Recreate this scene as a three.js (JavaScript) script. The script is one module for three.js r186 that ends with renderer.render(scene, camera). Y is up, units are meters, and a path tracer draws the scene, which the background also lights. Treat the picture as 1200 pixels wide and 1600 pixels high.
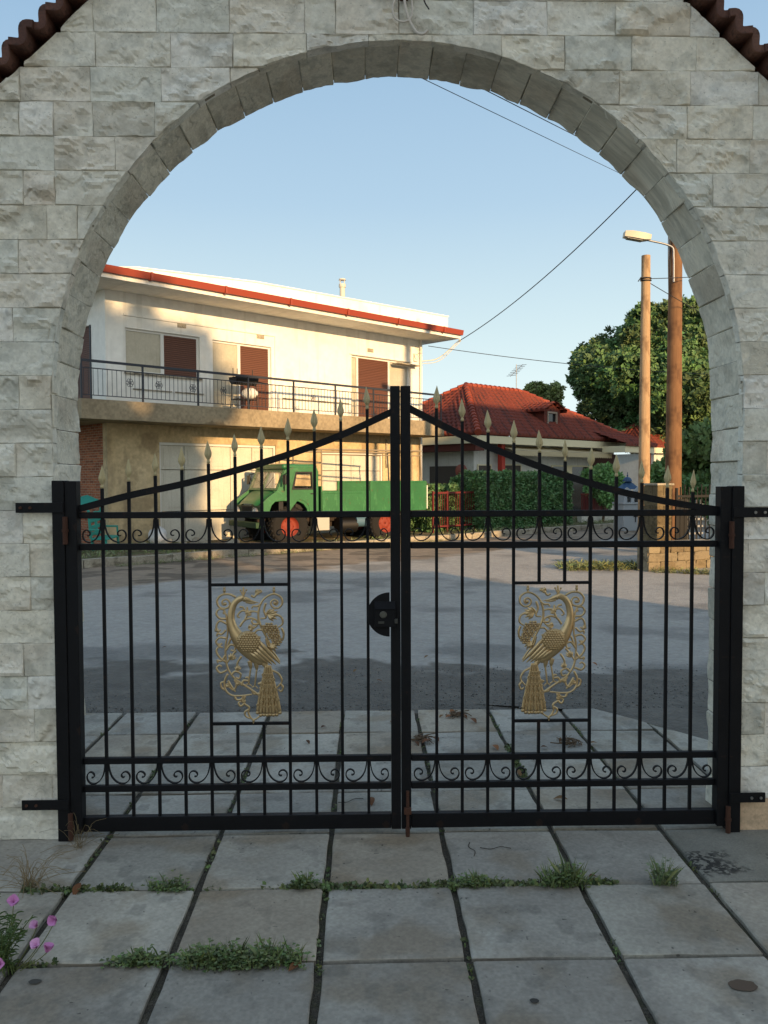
import * as THREE from 'three';
import { mergeGeometries, toCreasedNormals } from 'three/addons/utils/BufferGeometryUtils.js';
import { RoundedBoxGeometry } from 'three/addons/geometries/RoundedBoxGeometry.js';

/* ------------------------------------------------------------------ camera, sky, sun, exposure */
const scene = new THREE.Scene();
const camera = new THREE.PerspectiveCamera(63.26, 768 / 1024, 0.05, 900);
camera.position.set(0, 1.6, 0);
camera.rotation.set(-0.03918, -0.02155, -0.00364, 'YXZ');

const SUN_AZ = 30 * Math.PI / 180, SUN_EL = 12.5 * Math.PI / 180;
const sunDir = new THREE.Vector3(Math.sin(SUN_AZ) * Math.cos(SUN_EL), Math.sin(SUN_EL), Math.cos(SUN_AZ) * Math.cos(SUN_EL));
{
  const w = 512, h = 256, data = new Float32Array(w * h * 4);
  const stops = [[-90, .24, .23, .22], [0, .585, .68, .68], [5, .575, .685, .69], [10, .475, .60, .64], [18, .325, .46, .58], [28, .235, .365, .51], [45, .20, .31, .455], [90, .175, .27, .40]];
  for (let j = 0; j < h; j++) {
    const el = ((j + .5) / h - .5) * 180;
    let k = 0; while (k < stops.length - 2 && el > stops[k + 1][0]) k++;
    const a = stops[k], b = stops[k + 1], t = Math.min(1, Math.max(0, (el - a[0]) / (b[0] - a[0])));
    for (let i = 0; i < w; i++) {
      const az = ((i + .5) / w - .5) * Math.PI * 2, e = el * Math.PI / 180;
      const d = new THREE.Vector3(Math.cos(e) * Math.cos(az), Math.sin(e), Math.cos(e) * Math.sin(az));
      const c = d.dot(sunDir), q = Math.pow((1 + c) / 2, 3), g = el > 0 ? .42 * q + .5 * Math.pow(Math.max(0, c), 12) : 0;   // clear air is brighter and warmer towards the low sun
      const o = (j * w + i) * 4;
      data[o] = (a[1] + (b[1] - a[1]) * t) + g * .86; data[o + 1] = (a[2] + (b[2] - a[2]) * t) + g * .72; data[o + 2] = (a[3] + (b[3] - a[3]) * t) + g * .52; data[o + 3] = 1;
    }
  }
  const sky = new THREE.DataTexture(data, w, h, THREE.RGBAFormat, THREE.FloatType);
  sky.mapping = THREE.EquirectangularReflectionMapping; sky.magFilter = THREE.LinearFilter; sky.needsUpdate = true;
  scene.background = sky; scene.environment = sky; scene.environmentIntensity = 1; scene.backgroundIntensity = 1;
}
const sun = new THREE.DirectionalLight(new THREE.Color().setRGB(1, .65, .32), 5);
sun.position.copy(sunDir).multiplyScalar(70).add(new THREE.Vector3(2, 0, -16)); sun.target.position.set(2, 0, -16);
sun.castShadow = true; sun.shadow.mapSize.set(4096, 4096); sun.shadow.radius = 1.6;
Object.assign(sun.shadow.camera, { left: -45, right: 45, top: 30, bottom: -20, near: 1, far: 190 });
scene.add(sun, sun.target);
const renderer = new THREE.WebGLRenderer({ antialias: true });
renderer.shadowMap.enabled = true; renderer.shadowMap.type = THREE.PCFSoftShadowMap;
renderer.toneMapping = THREE.LinearToneMapping; renderer.toneMappingExposure = 1.42;

/* ------------------------------------------------------------------ helpers */
const TAU = Math.PI * 2, V3 = (x, y, z) => new THREE.Vector3(x, y, z), lerp = (a, b, t) => a + (b - a) * t, clamp = (x, a = 0, b = 1) => Math.min(b, Math.max(a, x));
const sstep = (a, b, x) => { const t = clamp((x - a) / (b - a)); return t * t * (3 - 2 * t); };
function RNG(s) { return () => { s |= 0; s = s + 0x6D2B79F5 | 0; let t = Math.imul(s ^ s >>> 15, 1 | s); t = t + Math.imul(t ^ t >>> 7, 61 | t) ^ t; return ((t ^ t >>> 14) >>> 0) / 4294967296; }; }
const R = RNG(20240611), rr = (a, b) => a + (b - a) * R(), pick = a => a[Math.floor(R() * a.length) % a.length];
const TAB = (() => { const r = RNG(77), t = new Float32Array(65536); for (let i = 0; i < 65536; i++) t[i] = r(); return t; })();
function vn(x, y, per, seed) {          // tileable value noise
  const x0 = Math.floor(x), y0 = Math.floor(y), fx = x - x0, fy = y - y0, u = fx * fx * (3 - 2 * fx), v = fy * fy * (3 - 2 * fy);
  const m = n => ((n % per) + per) % per, a = m(x0), b = m(x0 + 1), c = m(y0), d = m(y0 + 1);
  const g = (i, j) => TAB[(i * 1619 + j * 31337 + seed * 6971 + ((i * j) & 255) * 131) & 65535];
  return lerp(lerp(g(a, c), g(b, c), u), lerp(g(a, d), g(b, d), u), v);
}
function fbm(u, v, per, oct, seed) { let s = 0, a = .5, p = per, n = 0; for (let o = 0; o < oct; o++) { s += a * vn(u * p, v * p, p, seed + o * 7); n += a; a *= .5; p *= 2; } return s / n; }
const nz = (x, y, s = 0, o = 3) => fbm(x / 64, y / 64, 64, o, s);     // world noise, period 64 m at frequency 1
function tex(w, h, fn, srgb = true) {
  const d = new Uint8Array(w * h * 4);
  for (let j = 0; j < h; j++) for (let i = 0; i < w; i++) { const c = fn((i + .5) / w, (j + .5) / h), o = (j * w + i) * 4; if (typeof c === 'number') { d[o] = d[o + 1] = d[o + 2] = clamp(c) * 255; } else { d[o] = clamp(c[0], 0, 255); d[o + 1] = clamp(c[1], 0, 255); d[o + 2] = clamp(c[2], 0, 255); } d[o + 3] = 255; }
  const t = new THREE.DataTexture(d, w, h); t.magFilter = THREE.LinearFilter; t.minFilter = THREE.LinearMipmapLinearFilter; t.wrapS = t.wrapT = THREE.RepeatWrapping; if (srgb) t.colorSpace = THREE.SRGBColorSpace; t.needsUpdate = true; return t;
}
const per = (t, m) => { const c = t.clone(); c.repeat.set(1 / m, 1 / m); c.needsUpdate = true; return c; };   // uv are in metres
const mixc = (a, b, t) => [lerp(a[0], b[0], t), lerp(a[1], b[1], t), lerp(a[2], b[2], t)];
function M(color, roughness = .8, o = {}) { const m = new THREE.MeshStandardMaterial({ color: new THREE.Color(color), roughness, ...o }); return m; }
const counts = {};
function numbered(n) { const k = counts[n] = (counts[n] ?? -1) + 1; return k ? n + '_' + String(k).padStart(3, '0') : n; }
function uvBox(g, ox = 0, oy = 0) {
  const p = g.attributes.position, n = g.attributes.normal, uv = new Float32Array(p.count * 2);
  for (let i = 0; i < p.count; i++) {
    const ax = Math.abs(n.getX(i)), ay = Math.abs(n.getY(i)), az = Math.abs(n.getZ(i)); let a, b;
    if (ay > ax && ay > az) { a = p.getX(i); b = p.getZ(i); } else if (ax > az) { a = p.getZ(i); b = p.getY(i); } else { a = p.getX(i); b = p.getY(i); }
    uv[i * 2] = a + ox; uv[i * 2 + 1] = b + oy;
  }
  g.setAttribute('uv', new THREE.BufferAttribute(uv, 2)); return g;
}
function place(g, x = 0, y = 0, z = 0, rx = 0, ry = 0, rz = 0) { if (rx) g.rotateX(rx); if (ry) g.rotateY(ry); if (rz) g.rotateZ(rz); return g.translate(x, y, z); }
const box = (w, h, d, x, y, z, rx, ry, rz) => uvBox(place(new THREE.BoxGeometry(w, h, d), x, y, z, rx, ry, rz));
const box2 = (x0, x1, y0, y1, z0, z1) => box(x1 - x0, y1 - y0, z1 - z0, (x0 + x1) / 2, (y0 + y1) / 2, (z0 + z1) / 2);
const rbox = (w, h, d, r, x, y, z, rx, ry, rz) => uvBox(place(new RoundedBoxGeometry(w, h, d, 2, r), x, y, z, rx, ry, rz));
const rbox2 = (x0, x1, y0, y1, z0, z1, r = .006) => rbox(x1 - x0, y1 - y0, z1 - z0, r, (x0 + x1) / 2, (y0 + y1) / 2, (z0 + z1) / 2);
const cyl = (r0, r1, h, x, y, z, rx, ry, rz, seg = 16) => place(new THREE.CylinderGeometry(r0, r1, h, seg), x, y, z, rx, ry, rz);
const sph = (r, x, y, z, sx = 1, sy = 1, sz = 1, seg = 10) => place(new THREE.SphereGeometry(r, seg, Math.max(6, seg * .7 | 0)).scale(sx, sy, sz), x, y, z);
const tube = (pts, r, seg = 0, rad = 7, closed = false) => { const c = new THREE.CatmullRomCurve3(pts.map(p => p.isVector3 ? p : V3(...p)), closed); return new THREE.TubeGeometry(c, seg || pts.length * 5, r, rad, closed); };
function rod(a, b, r, seg = 6) { const A = V3(...a), B = V3(...b), d = B.clone().sub(A), l = d.length(), g = new THREE.CylinderGeometry(r, r, l, seg); g.applyQuaternion(new THREE.Quaternion().setFromUnitVectors(V3(0, 1, 0), d.normalize())); return g.translate((A.x + B.x) / 2, (A.y + B.y) / 2, (A.z + B.z) / 2); }
function merge(list) { list = list.filter(Boolean).map(g => { const k = g.index ? g.toNonIndexed() : g; for (const n of Object.keys(k.attributes)) if (!['position', 'normal', 'uv'].includes(n)) k.deleteAttribute(n); if (!k.attributes.uv) k.setAttribute('uv', new THREE.BufferAttribute(new Float32Array(k.attributes.position.count * 2), 2)); return k; }); return list.length === 1 ? list[0] : mergeGeometries(list); }
function extr(pts, depth, bevel = 0, holes = []) { const s = new THREE.Shape(pts.map(p => new THREE.Vector2(...p))); for (const h of holes) s.holes.push(new THREE.Path(h.map(p => new THREE.Vector2(...p)))); return new THREE.ExtrudeGeometry(s, { depth, bevelEnabled: bevel > 0, bevelSize: bevel, bevelThickness: bevel, bevelSegments: 2, curveSegments: 10 }); }
function mesh(name, g, m, parent, label) { const o = new THREE.Mesh(Array.isArray(g) ? merge(g) : g, m); o.name = name; o.castShadow = o.receiveShadow = true; if (label) o.userData.label = label; parent.add(o); return o; }
function tag(o, label, category, group, kind) { Object.assign(o.userData, { label, category }); if (group) o.userData.group = group; if (kind) o.userData.kind = kind; return o; }
function thing(name, label, category, pos = [0, 0, 0], turn = 0, group) { const o = new THREE.Group(); o.name = numbered(name); o.position.set(...pos); o.rotation.y = turn; scene.add(o); return tag(o, label, category, group); }
function solo(name, g, m, label, category, group, kind) { const o = mesh(numbered(name), g, m, scene); return tag(o, label, category, group, kind); }
function struct(name, g, m, label) { const o = g ? mesh(numbered(name), g, m, scene) : new THREE.Group(); if (!g) { o.name = numbered(name); scene.add(o); } o.userData.kind = 'structure'; if (label) o.userData.label = label; return o; }
function inst(name, g, m, mats, cols, parent) { const o = new THREE.InstancedMesh(g, m, mats.length); mats.forEach((k, i) => { o.setMatrixAt(i, k); if (cols) o.setColorAt(i, cols[i]); }); o.name = name; o.castShadow = o.receiveShadow = true; o.userData.kind = 'stuff'; parent.add(o); return o; }
function limb(pts, flat = 1, rad = 10, seg = 0) {      // swept tube of varying radius; pts [x, y, z, r]
  const c = new THREE.CatmullRomCurve3(pts.map(p => V3(p[0], p[1], p[2]))), n = seg || pts.length * 4, pos = [], idx = [], N = pts.length - 1;
  const fr = c.computeFrenetFrames(n, false);
  for (let i = 0; i <= n; i++) {
    const t = i / n, P = c.getPoint(t), f = t * N, k = Math.min(N - 1, Math.floor(f)), r = lerp(pts[k][3], pts[k + 1][3], f - k), T = c.getTangent(t);
    const B = V3(0, 0, 1), S = V3().crossVectors(B, T).normalize();
    for (let j = 0; j < rad; j++) { const a = j / rad * TAU, v = P.clone().addScaledVector(S, Math.cos(a) * r).addScaledVector(B, Math.sin(a) * r * flat); pos.push(v.x, v.y, v.z); }
  }
  for (let i = 0; i < n; i++) for (let j = 0; j < rad; j++) { const a = i * rad + j, b = i * rad + (j + 1) % rad; idx.push(a, b, a + rad, b, b + rad, a + rad); }
  const c0 = pos.length / 3; pos.push(...pts[0].slice(0, 3)); const c1 = c0 + 1; pos.push(...pts[N].slice(0, 3));
  for (let j = 0; j < rad; j++) { idx.push(c0, (j + 1) % rad, j); idx.push(c1, n * rad + j, n * rad + (j + 1) % rad); }
  const g = new THREE.BufferGeometry(); g.setAttribute('position', new THREE.Float32BufferAttribute(pos, 3)); g.setIndex(idx); g.computeVertexNormals(); return g;
}
function grid(nu, nv, fn, uvfn) {         // indexed sheet; fn(u, v) -> [x, y, z]
  const pos = [], uv = [], idx = [];
  for (let j = 0; j <= nv; j++) for (let i = 0; i <= nu; i++) { const p = fn(i / nu, j / nv, i, j); pos.push(...p); const t = uvfn ? uvfn(p) : [p[0], p[2]]; uv.push(...t); }
  for (let j = 0; j < nv; j++) for (let i = 0; i < nu; i++) { const a = j * (nu + 1) + i, b = a + 1, c = a + nu + 1, d = c + 1; idx.push(a, b, c, b, d, c); }
  const g = new THREE.BufferGeometry(); g.setAttribute('position', new THREE.Float32BufferAttribute(pos, 3)); g.setAttribute('uv', new THREE.Float32BufferAttribute(uv, 2)); g.setIndex(idx); g.computeVertexNormals(); return g;
}

/* ------------------------------------------------------------------ textures and materials */
const crackAt = (u, v, s) => { const a = fbm(u, v, 6, 4, s), r = Math.abs(a - .5); return 1 - sstep(0, .012, r); };
const T = {};
T.stone = tex(1024, 1024, (u, v) => {
  const big = fbm(u, v, 4, 4, 1), mid = fbm(u, v, 18, 4, 2), fine = fbm(u, v, 90, 3, 3), dirt = sstep(.60, .78, fbm(u, v, 7, 5, 4)), cr = crackAt(u, v, 5) * sstep(.5, .62, fbm(u, v, 5, 3, 6)), speck = sstep(.80, .88, fbm(u, v, 150, 2, 8));
  let c = mixc([226, 222, 211], [236, 232, 222], big); c = mixc(c, [188, 187, 179], sstep(.5, .75, mid) * .5); c = mixc(c, [160, 155, 143], dirt * .35); c = mixc(c, [202, 186, 170], sstep(.60, .78, fbm(u, v, 3, 3, 9)) * .3);
  const k = .93 + .14 * fine - cr * .05 - speck * .16; return [c[0] * k, c[1] * k, c[2] * k];
});
T.ledge = tex(1024, 1024, (u, v) => {      // split face: flat plateaus broken by patches of sharp conchoidal ledges
  const w = fbm(u, v, 9, 3, 12) * .05, t = fbm(u + w, v + w * .6, 8, 4, 11) * 8, f = t - Math.floor(t), st = (Math.floor(t) + sstep(.84, .98, f)) / 8, m = sstep(.46, .60, fbm(u, v, 6, 3, 15));
  return .25 + st * .55 * m + (fbm(u, v, 5, 2, 16) - .5) * .35 * (1 - m) + fbm(u, v, 70, 3, 13) * .07 + fbm(u, v, 24, 3, 14) * .10 - .05;
}, false);
T.slab = tex(1024, 1024, (u, v) => {
  const big = fbm(u, v, 3, 5, 21), fine = fbm(u, v, 120, 3, 22), mid = fbm(u, v, 14, 4, 23), pit = sstep(.84, .90, fbm(u, v, 75, 2, 24)) * sstep(.45, .6, mid), scr = sstep(.02, 0, Math.abs(fbm(u * 1, v * 1, 9, 3, 25) - .5)) * sstep(.6, .7, fbm(u, v, 4, 2, 26));
  let c = mixc([174, 170, 162], [202, 199, 190], sstep(.3, .7, big)); c = mixc(c, [150, 136, 116], sstep(.55, .75, fbm(u, v, 5, 4, 27)) * .5); c = mixc(c, [128, 127, 122], sstep(.58, .75, mid) * .35);
  const k = .9 + .2 * fine - pit * .35; return [c[0] * k, c[1] * k, c[2] * k];
});
T.slabStain = tex(512, 512, (u, v) => {
  const d = Math.hypot((u - .55) / .42, (v - .45) / .25), s = sstep(1.1, .35, d + (fbm(u, v, 10, 4, 31) - .5) * 1.5) * sstep(.35, .6, fbm(u, v, 40, 3, 32)), fine = fbm(u, v, 90, 3, 33);
  let c = mixc([146, 143, 135], [170, 168, 160], fbm(u, v, 4, 4, 34)); c = mixc(c, [40, 39, 38], s * .85); const k = .9 + .2 * fine; return [c[0] * k, c[1] * k, c[2] * k];
});
T.fine = tex(512, 512, (u, v) => fbm(u, v, 60, 4, 41) * .7 + sstep(.72, .8, fbm(u, v, 40, 2, 42)) * -.3 + .25, false);
T.rough = tex(512, 512, (u, v) => { const a = fbm(u, v, 70, 2, 43), b = fbm(u, v, 34, 3, 44); return sstep(.35, .7, a) * .6 + b * .4; }, false);
T.asphalt = tex(1024, 1024, (u, v) => { const a = fbm(u, v, 230, 2, 45), b = fbm(u, v, 36, 4, 46), c = fbm(u, v, 7, 3, 47); return sstep(.35, .72, a) * .35 + b * .3 + c * .3; }, false);
T.soil = tex(512, 512, (u, v) => { const a = fbm(u, v, 24, 4, 51), b = fbm(u, v, 6, 3, 52), f = fbm(u, v, 120, 2, 53); let c = mixc([60, 56, 48], [98, 92, 80], a); c = mixc(c, [66, 70, 44], sstep(.56, .72, b) * .5); const k = .75 + .5 * f; return [c[0] * k, c[1] * k, c[2] * k]; });
T.dirt = tex(512, 512, (u, v) => { const a = fbm(u, v, 16, 4, 54), b = fbm(u, v, 5, 4, 55), f = fbm(u, v, 110, 2, 56); let c = mixc([98, 84, 62], [134, 118, 92], a); c = mixc(c, [84, 92, 48], sstep(.48, .62, b) * .75); const k = .8 + .4 * f; return [c[0] * k, c[1] * k, c[2] * k]; });
T.plaster = tex(1024, 512, (u, v) => { const a = fbm(u, v, 5, 5, 61), b = fbm(u, v, 60, 3, 62), d = sstep(.62, .8, fbm(u, v, 9, 5, 63)); let c = mixc([226, 224, 216], [240, 239, 233], a); c = mixc(c, [205, 201, 190], d * .3); c = mixc(c, [186, 182, 170], sstep(.6, .8, vn(u * 90, v * 5, 4096, 68)) * sstep(.45, .7, vn(u * 24, v * 3, 4096, 69)) * .18); const k = .96 + .08 * b; return [c[0] * k, c[1] * k, c[2] * k]; });
T.render = tex(1024, 512, (u, v) => { const a = fbm(u, v, 5, 5, 64), b = fbm(u, v, 60, 3, 65), d = sstep(.52, .72, fbm(u, v, 7, 5, 66)), st = sstep(.5, .8, fbm(u * 1, v * .2, 24, 3, 67)); let c = mixc([182, 160, 122], [208, 190, 154], a); c = mixc(c, [140, 122, 94], d * .6); c = mixc(c, [116, 102, 80], st * .25); const k = .9 + .2 * b; return [c[0] * k, c[1] * k, c[2] * k]; });
T.concrete = tex(512, 512, (u, v) => { const a = fbm(u, v, 6, 5, 71), b = fbm(u, v, 70, 3, 72), d = sstep(.55, .72, fbm(u, v, 10, 5, 73)); let c = mixc([140, 132, 116], [182, 174, 156], a); c = mixc(c, [92, 84, 70], d * .6); const k = .86 + .28 * b; return [c[0] * k, c[1] * k, c[2] * k]; });
T.brick = tex(512, 512, (u, v) => { const rows = 32, row = Math.floor(v * rows), fv = v * rows - row, cu = u * 9 + (row % 2) * .5, fu = cu - Math.floor(cu), id = TAB[(row * 31 + (Math.floor(cu) % 9) * 17 + 5) & 65535], mort = (fv < .16 || fu < .06) ? 1 : 0; let c = mixc([120, 66, 44], [158, 94, 62], id); c = mixc(c, [150, 134, 112], mort); const k = .85 + .3 * fbm(u, v, 60, 3, 75); return [c[0] * k, c[1] * k, c[2] * k]; });
T.wood = tex(512, 1024, (u, v) => { const g = fbm(u * 1, v * .06, 64, 3, 81), l = fbm(u, v, 4, 4, 82), kn = sstep(.80, .9, fbm(u * .8, v, 9, 2, 83)); let c = mixc([146, 118, 88], [190, 162, 126], g); c = mixc(c, [104, 80, 58], sstep(.5, .75, l) * .5); c = mixc(c, [70, 50, 36], kn * .6); return c; });
T.roof = tex(512, 512, (u, v) => { const a = fbm(u, v, 12, 4, 91), b = fbm(u, v, 80, 2, 92), d = sstep(.58, .75, fbm(u, v, 8, 4, 93)); let c = mixc([132, 60, 42], [168, 86, 60], a); c = mixc(c, [78, 46, 40], d * .6); const k = .85 + .3 * b; return [c[0] * k, c[1] * k, c[2] * k]; });
T.metal = tex(512, 512, (u, v) => { const a = fbm(u, v, 10, 5, 95), b = fbm(u, v, 90, 3, 96), r = sstep(.66, .76, fbm(u, v, 9, 5, 97)); let c = mixc([9, 9, 12], [17, 17, 21], a); c = mixc(c, [52, 32, 22], r * .5); const k = .85 + .3 * b; return [c[0] * k, c[1] * k, c[2] * k]; });
T.green = tex(512, 512, (u, v) => { const a = fbm(u, v, 4, 4, 101), b = fbm(u, v, 40, 4, 102), s = sstep(.66, .74, fbm(u, v * .5, 20, 4, 103)), r = sstep(.72, .8, fbm(u, v, 14, 4, 104)); let c = mixc([30, 92, 54], [46, 112, 66], a); c = mixc(c, [70, 128, 84], s * .45); c = mixc(c, [92, 66, 42], r * .5); const k = .93 + .14 * b; return [c[0] * k, c[1] * k, c[2] * k]; });
T.gold = tex(256, 256, (u, v) => { const a = fbm(u, v, 12, 4, 105), b = sstep(.6, .8, fbm(u, v, 20, 4, 106)); return mixc(mixc([176, 150, 108], [214, 188, 146], a), [96, 74, 50], b * .6); });

const ms = (map, m, o = {}) => M(o.tint ?? '#ffffff', o.rough ?? .85, { map: per(map, m), ...(o.bump ? { bumpMap: per(o.bump, o.bm ?? m), bumpScale: o.bs ?? .003 } : {}), ...(o.metalness ? { metalness: o.metalness } : {}) });
const stoneM = ['#fafaf6', '#ffffff', '#f4f3ee', '#f8f4ee', '#f1f3f0', '#fdfaf2'].map(t => ms(T.stone, 1.1, { tint: t, rough: .92, bump: T.ledge, bm: .7, bs: .022 }));
const archM = ['#f2efe6', '#e8e5dc', '#faf7ee', '#ece9e0'].map(t => ms(T.stone, .9, { tint: t, rough: .94, bump: T.ledge, bm: .45, bs: .014 }));
const footM = ms(T.stone, .8, { tint: '#e6c9ae', rough: .93, bump: T.ledge, bm: .62, bs: .010 });
const mortarM = ms(T.concrete, .8, { tint: '#d6d2c8', bump: T.rough, bm: .3, bs: .003 });
const slabM = ['#dcd9d4', '#e4e0d8', '#d2d0cc', '#dcd2c4', '#d6d4ce'].map(t => ms(T.slab, 1.35, { tint: t, rough: .86, bump: T.fine, bm: .35, bs: .0016 }));
const slabStainM = ms(T.slabStain, .5, { tint: '#cfcfca', rough: .86, bump: T.fine, bm: .35, bs: .0016 });
const soilM = ms(T.soil, .6, { rough: 1, bump: T.rough, bm: .25, bs: .006 });
const dirtM = ms(T.dirt, 1.7, { rough: 1, bump: T.rough, bm: .6, bs: .02 });
const ironM = new THREE.MeshPhysicalMaterial({ map: per(T.metal, .45), roughness: .62, specularIntensity: .45, bumpMap: per(T.fine, .2), bumpScale: .0006 });
const rustM = M('#4e2f20', .9, { bumpMap: per(T.rough, .08), bumpScale: .001 });
const goldM = new THREE.MeshStandardMaterial({ map: per(T.gold, .12), roughness: .36, metalness: .9, bumpMap: per(T.fine, .06), bumpScale: .0004 });
const finialM = new THREE.MeshStandardMaterial({ color: new THREE.Color('#b3a47c'), roughness: .5, metalness: .25 });
const tileDarkM = ['#9c6e66', '#916259', '#a87a70', '#845850'].map(t => ms(T.concrete, .4, { tint: t, rough: .75, bump: T.fine, bm: .15, bs: .0012 }));
const plasterM = ms(T.plaster, 8.3, { rough: .9, bump: T.fine, bm: .5, bs: .002 });
const renderM = ms(T.render, 4, { rough: .95, bump: T.rough, bm: .8, bs: .004 });
const concM = ms(T.concrete, 1.6, { rough: .95, bump: T.rough, bm: .5, bs: .006 });
const brickM = ms(T.brick, 2.2, { rough: .95 });
const woodM = ms(T.wood, .9, { rough: .85, bump: T.fine, bm: .3, bs: .002 });
const woodDkM = ms(T.wood, 1.0, { tint: '#b49f90', rough: .85, bump: T.fine, bm: .3, bs: .002 });
const whiteM = M('#d9d8d2', .55), creamM = M('#d8cfae', .8), shutterM = M('#5c3624', .6), darkM = M('#15161a', .7), blackM = M('#0c0c0e', .55);
const greyMetalM = M('#8d9094', .45, { metalness: .7 }), steelM = M('#9b9c9c', .35, { metalness: .9 }), railM = M('#262a33', .55), gutterM = M('#8f3a24', .55);
const truckM = ms(T.green, 1.6, { rough: .42 }), truckDkM = ms(T.green, 1.2, { tint: '#6f8f78', rough: .6 }), tyreM = M('#1b1a19', .95, { bumpMap: per(T.rough, .3), bumpScale: .004 }), rimM = M('#7c2c1b', .7), chassisM = M('#2a211b', .85);
const glassM = new THREE.MeshPhysicalMaterial({ color: 0xffffff, roughness: .06, transmission: 1, thickness: 0, ior: 1.5 });
const panelM = ms(T.plaster, 1.7, { tint: '#dcdad2', rough: .5 });
const darkGlassM = M('#20262b', .08), paneM = ms(T.plaster, 2.4, { tint: '#c9c3b4', rough: .35 });
const redM = M('#641f1a', .65), roofTileM = ms(T.roof, 1.4, { tint: '#bcaaa2', rough: .85 }), ridgeM = [ms(T.roof, .7, { tint: '#ffe6d6', rough: .85 }), ms(T.roof, .9, { tint: '#e4c8ba', rough: .85 }), ms(T.roof, .6, { tint: '#fff4ea', rough: .85 })];
const leafMat = (o = {}) => M('#ffffff', .75, { side: THREE.DoubleSide, ...o });
const leafM = leafMat();

/* ------------------------------------------------------------------ ground, road, paving */
const groundY = z => z > -5.7 ? -.06 : z > -14 ? lerp(-.06, -.26, (z + 5.7) / -8.3) : -.26;
const TH = 42.5 * Math.PI / 180, U = V3(Math.cos(TH), 0, -Math.sin(TH)), N = V3(Math.sin(TH), 0, Math.cos(TH)), P1 = V3(-6.75, -.2, -21.9);
const H1 = (s, h, o) => P1.clone().addScaledVector(U, s).addScaledVector(N, o).add(V3(0, h, 0));
const arr = v => [v.x, v.y, v.z];
const kerbX = z => -5.87 - (z + 17.13) * (U.x / -U.z);
{
  const zs = [400, 60, 12, 2, -4, -5.7, -7, -9, -11, -14, -20, -40, -90, -400];
  struct('ground', grid(8, zs.length - 1, (u, v, i, j) => [lerp(-400, 400, u), groundY(zs[j]), zs[j]]), dirtM);
  // asphalt: an older dark rough strip at the gate, a smoother pale carriageway, a worn brown strip towards the kerb
  T.road = tex(1400, 1400, (a, b) => {
    const x = -14 + a * 34, z = -4 - b * 34, w = (nz(x * 1.2, z * 1.2, 3, 4) - .5) * 3.2, w2 = (nz(x * .5, z * .5, 9, 3) - .5) * 4;
    const near = sstep(-7.55, -7.25, z + w * .6 + (nz(x * 4, z * 4, 71, 3) - .5) * .9 + (x > 0 ? -.10 * x : .04 * x)), kd = (x - kerbX(z)) * N.x, worn = sstep(3.7, 3.3, kd + w * .3);
    const f = fbm(a, b, 700, 2, 111), g = fbm(a, b, 200, 3, 112), blot = sstep(.50, .72, nz(x * .9, z * 1.0, 15, 4)) ;
    let c = mixc([148, 144, 137], [163, 158, 149], g); c = mixc(c, [104, 102, 97], blot * .6);
    c = mixc(c, mixc([86, 82, 75], [114, 109, 100], g), near);
    c = mixc(c, mixc([116, 101, 84], [150, 133, 112], g), worn * .9); c = mixc(c, [84, 74, 62], worn * sstep(.54, .64, nz(x * 1.3, z * 1.7, 35, 4)) * .7);
    const sp = TAB[((a * 1400 | 0) * 7919 + (b * 1400 | 0) * 104729) & 65535], k = .90 + .12 * f + .10 * sp; return [c[0] * k, c[1] * k, c[2] * k];
  });
  const rm = M('#ffffff', .9, { map: T.road, bumpMap: T.asphalt, bumpScale: .012 }); T.asphalt.repeat.set(34 / 3.7, 34 / 3.7); T.road.wrapS = T.road.wrapT = THREE.MirroredRepeatWrapping;
  const nv = 90;
  struct('road', grid(40, nv, (u, v) => { const z = lerp(-4.06, -48, v < .12 ? v * .31 : .0372 + .9628 * Math.pow((v - .12) / .88, 1.25)), x0 = Math.max(-40, kerbX(z)), x = lerp(x0, 34, u); return [x, groundY(z) + (z > -5.8 && x > -3.4 && x < 2.6 ? .02 : .055) + (nz(x * .8, z * .8, 4, 2) - .5) * .02, z]; }, p => [(p[0] + 14) / 34, -(p[2] + 4) / 34]), rm);
  struct('road_corner', grid(8, 6, (u, v) => { const z = lerp(-4.06, -6.0, v), x0 = Math.max(.4, 1.575 + (z + 5.7) * .72 - (z < -5.72 ? 1.2 : 0)); return [lerp(x0, 3.6, u), -.007 - .03 * Math.max(0, u - .9) - (z < -5.8 ? .012 : 0), z]; }, p => [(p[0] + 14) / 34, -(p[2] + 4) / 34]), rm);
  // verge between kerb and houses
  struct('verge', grid(40, 6, (u, v) => { const s = lerp(-14, 40, u), o = lerp(4.02, -14, v), p = H1(s, .1, o); return [p.x, -.125 + (nz(p.x * 2, p.z * 2, 6, 3) - .5) * .07, p.z]; }), dirtM);
  const kerb = struct('kerb');
  for (let s = -12, i = 0; s < 34; s += 1.0, i++) mesh('kerb_stone', rbox(.985, .24, .16, .012, ...arr(H1(s, .05 + rr(-.012, .012), 4.12 + s * .022 - .02)), 0, TH - .022, 0), concM, kerb);
}
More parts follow.
